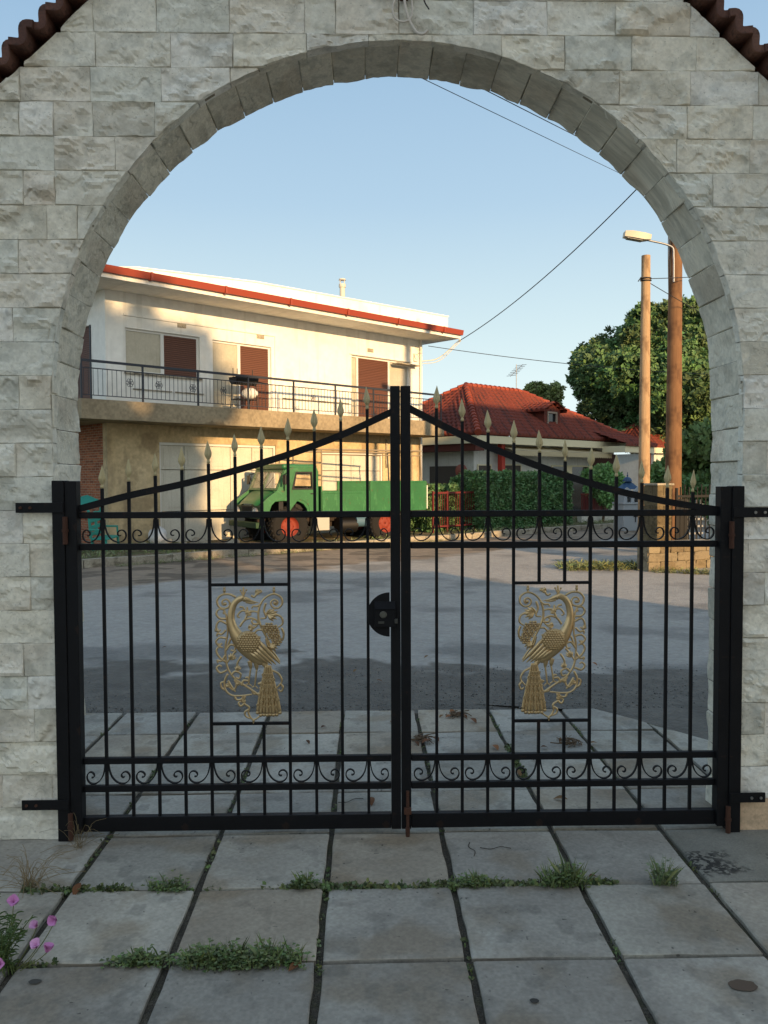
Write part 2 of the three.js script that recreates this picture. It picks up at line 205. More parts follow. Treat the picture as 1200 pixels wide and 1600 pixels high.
// paving
const X0 = -1.1684, PX = .5023, Z0 = -3.712, PZ = .5008;
{
  struct('joint_bed', grid(1, 1, (u, v) => [lerp(-3.95, 3.9, u), -.02, lerp(2.4, -5.70, v)]), soilM);
  struct('courtyard', [box2(-60, -3.95, -.05, -.012, -4.0, 40), box2(3.9, 60, -.05, -.012, -4.0, 40), box2(-3.95, 3.9, -.05, -.0125, 2.4, 40)], mortarM);
  const paving = struct('paving');
  for (let c = -5; c <= 9; c++) for (let r = -3; r <= 12; r++) {
    const jx = c <= 0 ? .014 : .013, xa = X0 + c * PX + jx, xb = X0 + (c + 1) * PX - jx, za = Z0 + (r - 1) * PZ + .0085, zb = Z0 + r * PZ - .0085;
    if (xb > 3.9) continue;
    if (za < -4.05 && (xa < -2.9 || xb > 2.45)) continue;
    const ns = 7, ox = rr(0, 30), oy = rr(0, 30), tx = rr(-.003, .003), tz = rr(-.003, .003), dy = rr(-.0025, .0025), sd = c * 13 + r * 7 + 100;
    const cut = za < -4.05 && xb > 1.6 ? 1 : 0;
    const top = (u, v, i, j) => {
      const e = (i === 0 || j === 0 || i === ns || j === ns), f = k => k === 0 ? 0 : k === ns ? 1 : k === 1 ? .012 : k === ns - 1 ? .988 : (k - .5) / (ns - 1);
      let x = lerp(xa, xb, f(i)), z = lerp(za, zb, f(j)); const wob = e ? (vn(x * 22, z * 22, 4096, sd & 63) - .5) * .009 : 0;
      if (i === 0 || i === ns) x += wob; if (j === 0 || j === ns) z += wob;
      if (cut) x = Math.min(x, 1.57 + (z + 5.7) * .72 + .01);
      return [x, dy + tx * (f(i) - .5) * 2 + tz * (f(j) - .5) * 2 + (e ? -.006 : 0) + (nz(x * 3, z * 3, 5, 2) - .5) * .003, z];
    };
    const g = grid(ns, ns, top, p => [p[0] + ox, p[2] + oy]); g.scale(1, 1, 1);
    // skirt
    const P = g.attributes.position, ring = []; for (let i = 0; i < ns; i++) ring.push(i); for (let j = 0; j < ns; j++) ring.push(j * (ns + 1) + ns); for (let i = ns; i > 0; i--) ring.push(ns * (ns + 1) + i); for (let j = ns; j > 0; j--) ring.push(j * (ns + 1));
    const sp = [], si = []; ring.forEach(k => { sp.push(P.getX(k), P.getY(k), P.getZ(k), P.getX(k), -.045, P.getZ(k)); }); for (let k = 0; k < ring.length; k++) { const a = k * 2, b = ((k + 1) % ring.length) * 2; si.push(a, b, a + 1, b, b + 1, a + 1); }
    const sg = new THREE.BufferGeometry(); sg.setAttribute('position', new THREE.Float32BufferAttribute(sp, 3)); sg.setIndex(si); sg.computeVertexNormals(); uvBox(sg);
    const front = r >= 3;
    mesh('slab', [flipUp(g), sg], c === 5 && r === 1 ? slabStainM : front ? slabM[[2, 0, 4][Math.abs(c * 3 + r) % 3]] : slabM[(Math.abs(c * 7 + r * 3) + (r & 1)) % 5], paving);
  }
}
function flipUp(g) { const n = g.attributes.normal; if (n.getY(Math.floor(n.count / 2)) < 0) { const i = g.index.array; for (let k = 0; k < i.length; k += 3) { const t = i[k]; i[k] = i[k + 1]; i[k + 1] = t; } g.computeVertexNormals(); } return g; }

/* ------------------------------------------------------------------ stone gateway with gabled tile roof */
const W = -3.68, CX = .155, AR = 1.53, AY = 1.98, CH = .147, THK = .35;
{
  const gw = thing('stone_gateway', 'arched gateway of pale split-face stone blocks with a gabled red tile coping', 'gateway', [CX, 0, W]);
  const XL = -1.95, XR = 1.95, slope = .93, apexY = 4.828, GX = -.03, gable = x => apexY - Math.abs(x - GX) * slope;
  const ragged = a => AR - .005 + (nz(a * 9, 3.3, 17, 3) - .5) * .014 + (nz(a * 40, 1.3, 18, 2) - .5) * .008;
  const xEdge = y => { if (y <= AY) return AR - .004 + (nz(y * 7, 9, 19, 3) - .5) * .010; const q = y - AY, a = Math.asin(clamp(q / AR)), r = ragged(a); return q < r ? Math.sqrt(r * r - q * q) : 0; };
  const yEdge = x => { const ax = Math.abs(x); if (ax >= AR + .02) return -1; const a = Math.acos(clamp(ax / AR)), r = ragged(a); return r > ax ? AY + Math.sqrt(r * r - ax * ax) : -1; };
  function block(xa, xb, y0, y1, mode, m, sd) {       // split-face stone; mode 'row': the inner side follows the arch, 'col': the underside does, 'gab': the top follows the gable
    if (mode === 'row') while (y0 < y1 - .006 && (xa < 0 ? -xEdge(y0) - xa : xb - xEdge(y0)) < .006) y0 += .003;
    if (mode === 'col') { while (xa < xb - .01 && yEdge(xa) > y1 - .005) xa += .003; while (xb > xa + .01 && yEdge(xb) > y1 - .005) xb -= .003; }
    const L = xb - xa, nu = Math.max(8, Math.round(L / .0125)), nv = 13, ox = rr(0, 40), oy = rr(0, 40), amp = rr(.7, 1.25), tilt = rr(-.006, .006);
    const f = (k, n, e) => k === 0 ? 0 : k === n ? 1 : k === 1 ? e : k === n - 1 ? 1 - e : (k - .5) / (n - 1);
    const g = grid(nu, nv, (_, __, i, j) => {
      let u = f(i, nu, .003 / L), v = f(j, nv, .003 / CH), y = lerp(y0, y1, v), a = xa, b = xb;
      if (mode === 'row') { const e = xEdge(y); if (xa < 0) b = Math.min(b, -e); else a = Math.max(a, e); if (b < a) { if (xa < 0) b = a; else a = b; } }
      let x = lerp(a, b, u);
      if (mode === 'col') y = lerp(Math.min(y1, Math.max(y0, yEdge(x))), y1, v);
      if (mode === 'gab') y = lerp(y0, Math.max(y0, Math.min(y1, gable(x) + .045)), v);
      const edge = i === 0 || j === 0 || i === nu || j === nv, near = i === 1 || j === 1 || i === nu - 1 || j === nv - 1;
      const t = fbm((x * 1.5 + sd * 3.7) / 16, (y * 2.9 + sd * 1.3) / 16, 64, 5, 5) * 9, fr = t - Math.floor(t), ter = (Math.floor(t) + sstep(.80, .98, fr)) - 4;
      let h = ter * .0085 * amp * sstep(.42, .60, nz(x * 5 + sd * 2.3, y * 8, 31, 2)) + (nz(x * 7 + sd, y * 9, 8, 2) - .5) * .008 + tilt * (u - .5) * 2;
      h = clamp(h, -.008, .024); if (near) h = clamp(h, -.003, .014) * .7; if (edge) h = -.0012 - .004 * sstep(.45, .7, nz(x * 9 + sd, y * 9, 21, 2));
      return [x, y, h];
    }, p => [p[0] + ox, p[1] + oy]);
    const P = g.attributes.position, ring = [], ns = nu + 1; for (let i = 0; i < nu; i++) ring.push(i); for (let j = 0; j < nv; j++) ring.push(j * ns + nu); for (let i = nu; i > 0; i--) ring.push(nv * ns + i); for (let j = nv; j > 0; j--) ring.push(j * ns);
    const sp = [], si = []; ring.forEach(k => sp.push(P.getX(k), P.getY(k), P.getZ(k), P.getX(k), P.getY(k), -.05)); for (let k = 0; k < ring.length; k++) { const a = k * 2, b = ((k + 1) % ring.length) * 2; si.push(a, a + 1, b, b, a + 1, b + 1); }
    const sg = new THREE.BufferGeometry(); sg.setAttribute('position', new THREE.Float32BufferAttribute(sp, 3)); sg.setIndex(si); sg.computeVertexNormals(); uvBox(sg);
    mesh('stone', [toCreasedNormals(g, .42), sg], m, gw);
  }
  let n = 0, sd = 1;
  for (let k = 0; k < 31; k++) {
    const y0 = k * CH + .0006, y1 = (k + 1) * CH - .0006, gx = (apexY + .03 - y0) / slope; if (gx < .06) break;
    const l = Math.max(XL, GX - gx), r = Math.min(XR, GX + gx), spans = [];
    if (y1 < AY + AR - .02) { const e0 = xEdge(y0), e1 = xEdge(y1), e = Math.min(e0, e1) ; spans.push([l, -e, 'L'], [e, r, 'R']); } else spans.push([l, r, y0 < AY + AR + .02 ? 'C' : 'G']);
    const colCut = y0 > AY + AR * .74;
    for (const [a, b, side] of spans) {
      const cuts = []; let x = side === 'R' ? b : a; const dir = side === 'R' ? -1 : 1, end = side === 'R' ? a : b; x += dir * (k % 2 ? 0 : .14); cuts.push(side === 'R' ? b : a); if (k % 2 === 0) cuts.push(x);
      while (true) { x += dir * (R() < .28 ? rr(.13, .18) : rr(.26, .33)); if ((end - x) * dir < .10) break; cuts.push(x); } cuts.push(end); cuts.sort((p, q) => p - q);
      for (let i = 0; i < cuts.length - 1; i++) {
        let xa = cuts[i] + .0006, xb = cuts[i + 1] - .0006; if (xb - xa < .02) continue;
        const inner = side === 'L' ? i === cuts.length - 2 : side === 'R' ? i === 0 : false;
        let mode = ''; if (y1 > 2.85 && Math.min(gable(xa), gable(xb)) < y1 - .02) mode = 'gab';
        if (mode !== 'gab') { if (side === 'C' || (colCut && y1 > AY)) mode = Math.max(yEdge(xa), yEdge(xb), yEdge((xa + xb) / 2)) > y0 ? 'col' : ''; else if (inner || (y1 > AY && Math.min(Math.abs(xa), Math.abs(xb)) < Math.max(xEdge(y0), xEdge(y1)) + .012)) mode = 'row'; }
        if (mode === 'col') { let lo = 9; for (let t = 0; t <= 1; t += .1) lo = Math.min(lo, yEdge(lerp(xa, xb, t))); if (lo > y1 - .004) continue; }
        const low = k === 0 && R() < .8;
        block(xa, xb, y0, y1, mode, low ? footM : pick(stoneM), sd++); n++;
      }
    }
  }
  // core and mortar behind the facing
  const shape = [[XL + .01, 0], [-AR - .012, 0], [-AR - .012, AY]]; for (let i = 0; i <= 40; i++) { const a = Math.PI - i / 40 * Math.PI; shape.push([Math.cos(a) * (AR + .012), AY + Math.sin(a) * (AR + .012)]); }
  shape.push([AR + .012, 0], [XR - .01, 0], [XR - .01, gable(XR) - .02], [GX, apexY - .03], [XL + .01, gable(XL) - .02]);
  mesh('wall_core', uvBox(extr(shape, THK - .035).translate(0, 0, -THK + .012)), mortarM, gw);
  { const ring = [], n = 48; for (let i = 0; i <= n; i++) { const a = i / n * Math.PI; ring.push([Math.cos(a) * (AR + .07), AY + Math.sin(a) * (AR + .07)]); } for (let i = n; i >= 0; i--) { const a = i / n * Math.PI; ring.push([Math.cos(a) * (AR - .001), AY + Math.sin(a) * (AR - .001)]); } mesh('arch_mortar', uvBox(extr(ring, .018).translate(0, 0, -.034)), mortarM, gw); }
  // lining of the arch and jambs
  function lining(fn, nrm, m) {        // fn(v, d) -> [x, y] at depth offset
    const nu = 12, nv = 7, sd = R() * 50, ox = rr(0, 30);
    const g = grid(nu, nv, (_, __, i, j) => {
      const f = (k, n, e) => k === 0 ? 0 : k === n ? 1 : k === 1 ? e : k === n - 1 ? 1 - e : (k - .5) / (n - 1), u = f(i, nu, .012), v = f(j, nv, .03), edge = j === 0 || j === nv, ends = i === 0 || i === nu;
      const z = lerp(-.004, -THK, u) + (ends ? (nz(fn(v, 0)[0] * 9, fn(v, 0)[1] * 9, 8, 3) - .5) * .05 * (i ? 1 : .4) : 0), t = fbm((u * .35 + sd) / 12, (v * .15 + sd) / 12, 64, 4, 6) * 9, fr = t - Math.floor(t);
      let h = (Math.floor(t) + sstep(.7, .97, fr) - 4) * .0045; h = clamp(h, -.004, .010); if (edge) h = -.003; if (ends) h = clamp(h, -.002, .004);
      const p = fn(v, h); return [p[0], p[1], z];
    }, p => [p[2] + ox, p[0] + p[1] + sd]);
    const b = grid(1, 1, (u, v) => { const p = fn(v, -.03); return [p[0], p[1], lerp(-.004, -THK, u)]; }), G = toCreasedNormals(g, .45);
    mesh('arch_stone', [G, b], m, gw);
  }
  const NA = 32; for (let i = 0; i < NA; i++) { const a0 = i / NA * Math.PI + .0005, a1 = (i + 1) / NA * Math.PI - .0005; lining((v, h) => { const a = lerp(a0, a1, v); return [Math.cos(a) * (AR - h), AY + Math.sin(a) * (AR - h)]; }, 0, pick(archM)); }
  for (const s of [-1, 1]) for (let k = 0; k < 13; k++) { const hh = AY / 13, y0 = k * hh + .0015, y1 = (k + 1) * hh - .0015; lining((v, h) => [s * (AR - h), lerp(s > 0 ? y0 : y1, s > 0 ? y1 : y0, v)], 0, pick(k < 1 ? [archM[2], footM] : archM)); }
  // wavy clay tiles along both rakes
  const A = Math.atan(slope), per_ = .107, prof = []; const top = [], bot = [];
  for (let i = 0; i <= 16; i++) { const t = i / 16, x = t * (per_ + .012), y = .021 * Math.sin(t * TAU * 1.11); const dx = per_, dy = .021 * TAU * Math.cos(t * TAU * 1.11), l = Math.hypot(dx, dy); top.push([x - dy / l * .0135, y + dx / l * .0135]); bot.unshift([x + dy / l * .0135, y - dx / l * .0135]); }
  prof.push(...top, ...bot); const tileG = extr(prof, THK + .12, .004).translate(0, 0, -THK - .06); uvBox(tileG);
  for (const s of [-1, 1]) { let d = .05; for (let i = 0; i < 29; i++, d += per_) { const g = tileG.clone(); if (s < 0) { g.rotateY(Math.PI); g.translate(0, 0, -THK); } const m = mesh('roof_tile', g, pick(tileDarkM), gw); m.position.set(GX + s * d * Math.cos(A), apexY + .115 - d * Math.sin(A) + rr(-.002, .002), rr(-.012, .012)); m.rotation.z = s > 0 ? -A : A; } }
  for (const s of [-1, 1]) mesh('roof_bed', place(new THREE.BoxGeometry(2.85, .03, THK - .07), GX + s * 1.36 * Math.cos(A) * 1.04, apexY + .035 - 1.36 * 1.04 * Math.sin(A), -THK / 2 - .025, 0, 0, s > 0 ? -A : A), mortarM, gw);
  mesh('ridge_tile', place(new THREE.CylinderGeometry(.09, .09, THK + .22, 14, 1, false, 0, Math.PI), 0, apexY + .10, -THK / 2, Math.PI / 2, 0, 0).rotateZ(0), tileDarkM[0], gw);
  console.log('stones', n);
}

/* ------------------------------------------------------------------ iron gate: posts, two leaves, peacock panels */
const ZG = -3.70;
{
  const scrollPts = [[.0085, .108], [.011, .075], [.022, .040], [.042, .016], [.066, .0065], [.088, .012], [.101, .030], [.099, .049], [.086, .060], [.071, .056], [.064, .044], [.070, .035], [.078, .036]];
  const scrollG = s => { const c = new THREE.CatmullRomCurve3(scrollPts.map(p => V3(s * p[0], p[1], 0))), n = 46, pos = [], idx = []; for (let i = 0; i <= n; i++) { const P = c.getPointAt(i / n), t = c.getTangentAt(i / n), q = [-t.y, t.x]; for (const [a, b] of [[-1, -1], [1, -1], [1, 1], [-1, 1]]) pos.push(P.x + q[0] * a * .0024, P.y + q[1] * a * .0024, b * .006); } for (let i = 0; i < n; i++) for (let j = 0; j < 4; j++) { const a = i * 4 + j, b = i * 4 + (j + 1) % 4; idx.push(a, a + 4, b, b, a + 4, b + 4); } const g = new THREE.BufferGeometry(); g.setAttribute('position', new THREE.Float32BufferAttribute(pos, 3)); g.setIndex(idx); return toCreasedNormals((g.computeVertexNormals(), g), .6); };
  const SG = { '1': uvBox(scrollG(1)), '-1': uvBox(scrollG(-1)) };
  const finP = [[.0005, -.012], [.0075, -.010], [.0085, -.004], [.0065, .002], [.0055, .006], [.0105, .014], [.0160, .026], [.0165, .036], [.0125, .050], [.0078, .066], [.0035, .080], [.0006, .090]];
  const finialG = merge([new THREE.LatheGeometry(finP.map(p => new THREE.Vector2(...p)), 14).scale(1, 1, .5), new THREE.LatheGeometry([[.0005, .008], [.0045, .018], [.0055, .032], [.003, .055], [.0005, .074]].map(p => new THREE.Vector2(...p)), 8).translate(0, 0, .0062)]);
  function topCurve(pts) { const c = new THREE.CatmullRomCurve3(pts.map(p => V3(p[0], p[1], 0))); const at = x => { let lo = 0, hi = 1, inc = pts[pts.length - 1][0] > pts[0][0]; for (let i = 0; i < 30; i++) { const m = (lo + hi) / 2; if ((c.getPoint(m).x < x) === inc) lo = m; else hi = m; } return c.getPoint(lo).y; }; return { c, at }; }
  function curveBar(c, h, d) { const n = 30, pos = [], idx = []; for (let i = 0; i <= n; i++) { const P = c.getPoint(i / n), t = c.getTangent(i / n), q = [-t.y, t.x]; for (const [a, b] of [[-1, -1], [1, -1], [1, 1], [-1, 1]]) pos.push(P.x + q[0] * a * h / 2, P.y + q[1] * a * h / 2, b * d / 2); } for (let i = 0; i < n; i++) for (let j = 0; j < 4; j++) { const a = i * 4 + j, b = i * 4 + (j + 1) % 4; idx.push(a, b, a + 4, b, b + 4, a + 4); } const g = new THREE.BufferGeometry(); g.setAttribute('position', new THREE.Float32BufferAttribute(pos, 3)); g.setIndex(idx); g.computeVertexNormals(); return uvBox(toCreasedNormals(g, .6)); }
  function peacock(leaf, cx, cy, m) {
    const k = .000463, X = x => m * (x - 485) * k, Y = y => (800 - y) * k, o = new THREE.Group(); o.name = 'peacock_panel'; o.position.set(cx, cy, .004); leaf.add(o);
    o.userData.label = m > 0 ? 'cast bronze peacock among vines facing right' : 'cast bronze peacock among vines facing left';
    const L = (a, fl, rd) => limb(a.map(p => [X(p[0]), Y(p[1]), (p[3] || 0) * k, p[2] * k]), fl, rd), Tb = (pts, r0 = 10, r1 = 7) => limb(pts.map((p, i) => [X(p[0]), Y(p[1]), 0, 1.2 * lerp(r0, r1, i / (pts.length - 1)) * k]), .9, 7, pts.length * 5);
    const body = [L([[438, 258, 22], [415, 252, 30], [372, 268, 30], [335, 310, 31], [312, 380, 33], [306, 460, 37], [324, 540, 48], [366, 625, 66], [430, 715, 76], [500, 790, 66], [550, 850, 46], [600, 885, 26]], .55, 14), L([[430, 258, 30], [470, 268, 22], [500, 282, 14], [575, 297, 3]], .6, 10), L([[450, 284, 16], [500, 300, 10], [545, 303, 3]], .6, 8), sph(9 * k, X(446), Y(262), 17 * k)];
    for (const [a, b] of [[400, 175], [428, 160], [455, 172]]) body.push(Tb([[425, 238], [a, b]], 5, 4), sph(10 * k, X(a), Y(b), 0, 1, 1, .7));
    mesh('body', body, goldM, o);
    const legs = [L([[480, 860, 24], [488, 905, 20], [490, 940, 9]], .7, 8), L([[540, 870, 26], [546, 915, 20], [548, 950, 9]], .7, 8), Tb([[490, 935], [478, 1010], [468, 1085]], 7, 7), Tb([[548, 945], [538, 1020], [528, 1105]], 7, 7), Tb([[440, 1090], [468, 1085], [500, 1105]], 6, 5), Tb([[500, 1120], [528, 1105], [560, 1130]], 6, 5)];
    mesh('legs', legs, goldM, o);
    const wing = [sph(1, 0, 0, 0, 118 * k, 104 * k, 34 * k, 18).rotateZ(-m * .5).translate(X(480), Y(668), 30 * k)]; const rw = RNG(5);
    for (let a = -6; a <= 6; a++) for (let b = -6; b <= 6; b++) { const px = 480 + a * 25 + (b & 1 ? 12 : 0), py = 668 + b * 21, dx = (px - 480) / 112, dy = (py - 668) / 98, q = dx * dx + dy * dy; if (q > 1) continue; wing.push(sph(14.5 * k, X(px), Y(py), (30 + 33 * Math.sqrt(1 - q)) * k, 1, 1, .8, 8)); }
    for (const [x0, y0, x1, y1, r] of [[560, 640, 775, 886, 20], [548, 685, 735, 893, 20], [530, 720, 700, 893, 19], [510, 748, 662, 886, 18], [490, 770, 625, 875, 17]]) wing.push(limb([[X(x0), Y(y0), 34 * k, 8 * k], [X(lerp(x0, x1, .3)), Y(lerp(y0, y1, .3)), 42 * k, r * k], [X(lerp(x0, x1, .7)), Y(lerp(y0, y1, .7)), 34 * k, r * .95 * k], [X(x1), Y(y1), 20 * k, 4 * k]], .55, 8));
    mesh('wing', wing, goldM, o);
    const tail = [L([[600, 870, 26], [640, 915, 24], [655, 960, 20]], .5, 10)];      // long train: eight plumes that fan out and end in eyes
    for (let i = 0; i < 8; i++) {
      const xb = 552 + i * 31, yb = 1372 - (i === 0 || i === 7 ? 22 : 0), x0 = 632 + i * 7, px = t => lerp(x0, xb, Math.pow(t, 1.25)) + (i - 3.5) * 3 * Math.sin(t * 3.1), py = t => lerp(905, yb, t), z0 = (i & 1 ? 10 : 2);
      tail.push(L([0, .25, .5, .75, 1].map(t => [px(t), py(t), 8 + 8 * t, z0]), .7, 7), sph(19 * k, X(xb), Y(yb + 14), z0 * k, 1, 1, .7, 9));
      for (const t of i & 1 ? [.3, .52, .74] : [.2, .42, .64, .86]) tail.push(place(new THREE.TorusGeometry(14 * k, 5.5 * k, 6, 12), X(px(t)), Y(py(t)), (z0 + 13) * k), sph(8 * k, X(px(t)), Y(py(t)), (z0 + 15) * k, 1, 1, .8, 6));
    }
    mesh('tail', tail, goldM, o);
    const gr = []; for (let r = 0; r < 11; r++) { const y = 500 + r * 20, c = 670 + r * 8.5, n = r < 1 ? 3 : r < 5 ? 6 : r < 8 ? 5 : r < 10 ? 4 : 2; for (let i = 0; i < n; i++) gr.push(sph(13.5 * k, X(c + (i - (n - 1) / 2) * 24), Y(y), ((i + r) % 2 ? 16 : 4) * k, 1, 1, 1, 8)); }
    mesh('grapes', gr, goldM, o);
    const leafShape = (x, y, s, rot) => { const g = []; for (const a of [-1, -.5, 0, .5, 1]) { const t = rot + a * .75, l = s * (1 - Math.abs(a) * .25); g.push(limb([[X(x), Y(y), 0, 5 * k], [X(x + Math.cos(t) * l * .55), Y(y + Math.sin(t) * l * .55), .003, s * .16 * k], [X(x + Math.cos(t) * l), Y(y + Math.sin(t) * l), 0, 2 * k]], .5, 6)); } return merge(g); };
    mesh('leaves', [leafShape(655, 410, 120, .1), leafShape(690, 690, 95, 1.1), leafShape(300, 850, 80, -1.2), leafShape(365, 955, 62, -1.5), leafShape(455, 420, 70, -.9), leafShape(540, 200, 60, -.3), leafShape(345, 1060, 60, .6), leafShape(470, 545, 70, -.3), leafShape(180, 545, 45, 2.4), leafShape(200, 690, 45, 2.2), leafShape(250, 1085, 55, .4), leafShape(430, 1230, 55, 2.2), leafShape(230, 400, 36, -.6)], goldM, o);
    const vines = [[[560, 1190], [500, 1145], [430, 1098], [335, 1030], [270, 930], [250, 800], [252, 700], [272, 600], [268, 500], [258, 400]], [[352, 240], [290, 212], [215, 220], [175, 270], [190, 330], [235, 350], [285, 335], [295, 290], [265, 262], [228, 275], [225, 308], [250, 316]], [[690, 745], [650, 640], [595, 530], [568, 430], [588, 315], [640, 245], [720, 212], [790, 250], [797, 310], [755, 350], [702, 335], [690, 290], [725, 266], [755, 290], [742, 318], [718, 308]], [[262, 450], [195, 442], [166, 400], [190, 358], [240, 366], [246, 400]], [[268, 500], [195, 470], [165, 520], [178, 572], [208, 556]], [[258, 640], [195, 630], [160, 670], [185, 706], [218, 686]], [[252, 870], [190, 820], [163, 760], [185, 722], [228, 728]], [[262, 950], [195, 972], [163, 930], [190, 900], [214, 915]], [[390, 525], [440, 462], [510, 446], [562, 482], [540, 530], [478, 548]], [[440, 465], [462, 390], [412, 372], [368, 425], [392, 440]], [[462, 390], [512, 378], [568, 388]], [[462, 390], [462, 335]], [[268, 985], [236, 1060], [246, 1140], [300, 1190], [385, 1198], [500, 1186]], [[335, 1040], [352, 1092], [322, 1142], [280, 1110]], [[270, 1050], [300, 1100], [340, 1160]], [[430, 1205], [424, 1272], [470, 1312], [465, 1372], [512, 1432], [585, 1392]], [[692, 950], [760, 990], [788, 1062], [740, 1125]], [[400, 815], [362, 885], [365, 940]], [[300, 640], [262, 735]], [[350, 760], [300, 820], [262, 880]], [[720, 400], [790, 440], [800, 500], [760, 535]], [[640, 300], [622, 370], [640, 440], [590, 450]], [[500, 225], [530, 240], [560, 205], [600, 190], [585, 170]], [[560, 1085], [600, 1070], [600, 1100]], [[245, 145], [245, 212]], [[720, 145], [720, 212]], [[512, 1430], [512, 1470]], [[425, 235], [430, 145]], [[300, 1000], [340, 960], [392, 985], [380, 1030], [345, 1020]], [[400, 1100], [420, 1050], [470, 1050], [462, 1020], [436, 1024]], [[500, 1140], [520, 1180], [580, 1170], [600, 1130], [572, 1120]], [[250, 760], [300, 700], [345, 720], [330, 760], [300, 752]], [[255, 560], [210, 600], [175, 590], [170, 620]], [[250, 800], [205, 860], [170, 850], [176, 880]], [[620, 560], [560, 560], [530, 590]], [[640, 640], [660, 720], [720, 790], [770, 870]], [[575, 500], [520, 500], [505, 470], [530, 455]], [[390, 335], [420, 340], [440, 365]], [[600, 300], [560, 330], [520, 330], [505, 350]], [[690, 360], [660, 380], [640, 430]], [[790, 540], [810, 600], [795, 660], [775, 640]], [[430, 1270], [390, 1300], [370, 1270], [395, 1250]], [[470, 1330], [430, 1360], [440, 1400], [500, 1425]], [[246, 1140], [210, 1120], [205, 1070], [236, 1060]], [[330, 1195], [350, 1235], [400, 1230], [415, 1200]], [[770, 1080], [800, 1120], [780, 1160], [755, 1140]]];
    mesh('vine', vines.map(v => Tb(v)).concat([sph(16 * k, X(245), Y(178), 0), sph(16 * k, X(720), Y(178), 0), sph(18 * k, X(250), Y(305), .002, 1, 1, .8), sph(18 * k, X(728), Y(300), .002, 1, 1, .8), sph(14 * k, X(512), Y(1440), 0)]), goldM, o);
  }
  const rails = [[1.446, .028], [1.306, .028], [.348, .028], [.222, .028]];
  function leaf(label, hinge, meet, xs, curve, m) {        // hinge and meet: x of the leaf's two ends; m = 1 left leaf, -1 right
    const g = thing('gate_leaf', label, 'gate', [hinge, 0, ZG], 0, 'leaves of the iron gate'), x = v => v - hinge, w = .05 * m, lo = Math.min(hinge, meet), hi = Math.max(hinge, meet);
    mesh('hinge_stile', rbox2(Math.min(0, w), Math.max(0, w), .03, m > 0 ? 1.598 : 1.563, -.02, .040, .003), ironM, g);
    const me = x(meet); mesh('meeting_stile', rbox2(Math.min(me, me - .043 * m), Math.max(me, me - .043 * m), .028, 2.012, -.02, .022, .003), ironM, g);
    const a = Math.min(w, me - .043 * m), b = Math.max(w, me - .043 * m);
    mesh('bottom_rail', rbox2(a + .001, b - .001, .031, .096, -.017, .019, .003), ironM, g);
    for (const [y, t] of rails) mesh('rail', rbox2(a + .001, b - .001, y - t / 2, y + t / 2, -.012, .014, .003), ironM, g);
    const tc = topCurve(curve.map(p => [x(p[0]), p[1]])); mesh('arched_top_rail', curveBar(tc.c, .029, .03), ironM, g);
    const i0 = m > 0 ? 4 : 3, inside = i => i > i0 && i < i0 + 3;
    xs.forEach((bx, i) => {
      const X = x(bx), top = tc.at(X) + .062; if (inside(i)) { mesh('bar', [box2(X - .0065, X + .0065, 1.134, top, -.0065, .0065)], ironM, g); mesh('bar', box2(X - .0065, X + .0065, .096, .508, -.0065, .0065), ironM, g); }
      else mesh('bar', box2(X - .0065, X + .0065, .094, top, -.0065, .0065), ironM, g);
      const f = mesh('spear_finial', finialG, finialM, g); f.position.set(X, top + .012, 0); f.rotation.set(rr(-.03, .03), rr(-.5, .5), rr(-.05, .05));
      for (const y0 of [1.321, .237]) {}
    });
    const xa = x(xs[i0]), xb = x(xs[i0 + 3]); for (const y of [1.134, .509]) mesh('panel_rail', box2(xa + .0065, xb - .0065, y - .0065, y + .0065, -.006, .0062), ironM, g);
    const all = [m > 0 ? hinge + .05 : meet + .043, ...xs, m > 0 ? meet - .043 : hinge - .05]; const odd = 1;
    for (let i = 0; i < all.length - 1; i++) for (const y0 of [1.320, .236]) { const l = x(all[i]), r = x(all[i + 1]); const flip = (i % 2) === (m > 0 ? 0 : 0); const s = mesh('scroll', SG[flip ? -1 : 1], ironM, g); s.position.set(flip ? r - (0) : l, y0, 0); s.scale.x = clamp((r - l) / .1165, .8, 1.15); }
    peacock(g, (xa + xb) / 2, 1.134 - .314, m);
    return g;
  }
  const lx = [], rx = []; for (let i = 0; i < 11; i++) { lx.push(-1.1655 + i * .1172); rx.push(.314 + i * .1152); }
  const gl = leaf('left gate leaf of black iron bars with the lock plate', -1.3165, .1515, lx, [[-1.27, 1.474], [-1.047, 1.533], [-.818, 1.581], [-.58, 1.641], [-.345, 1.711], [-.109, 1.797], [.118, 1.900]], 1);
  const gr = leaf('right gate leaf of black iron bars with the drop bolt', 1.6265, .1545, rx, [[.19, 1.916], [.428, 1.795], [.66, 1.698], [.881, 1.618], [1.121, 1.546], [1.347, 1.496], [1.60, 1.455]], -1);
  // lock
  const lk = new THREE.Group(); lk.name = 'lock'; lk.position.set(1.430, 1.0, .024); gl.add(lk);
  const disc = []; for (let i = 0; i <= 24; i++) { const a = Math.PI / 2 + i / 24 * Math.PI; disc.push([Math.cos(a) * .098 + .0, Math.sin(a) * .098]); }
  mesh('guard_plate', uvBox(extr(disc, .003, .0008).translate(-.012, 0, .001)), ironM, lk);
  mesh('lock_case', [rbox2(-.078, .014, -.052, .028, .005, .030, .003), uvBox(extr([[0, 0], [.034, 0], [.004, .030], [0, .030]], .092).rotateY(-Math.PI / 2).translate(.014, .029, .004))], ironM, lk);
  mesh('knob', [place(new THREE.TorusGeometry(.0125, .0035, 8, 20), -.040, .004, .033), cyl(.0105, .0105, .014, -.040, .004, .032, Math.PI / 2)], M('#6b6a62', .45, { metalness: .8 }), lk);
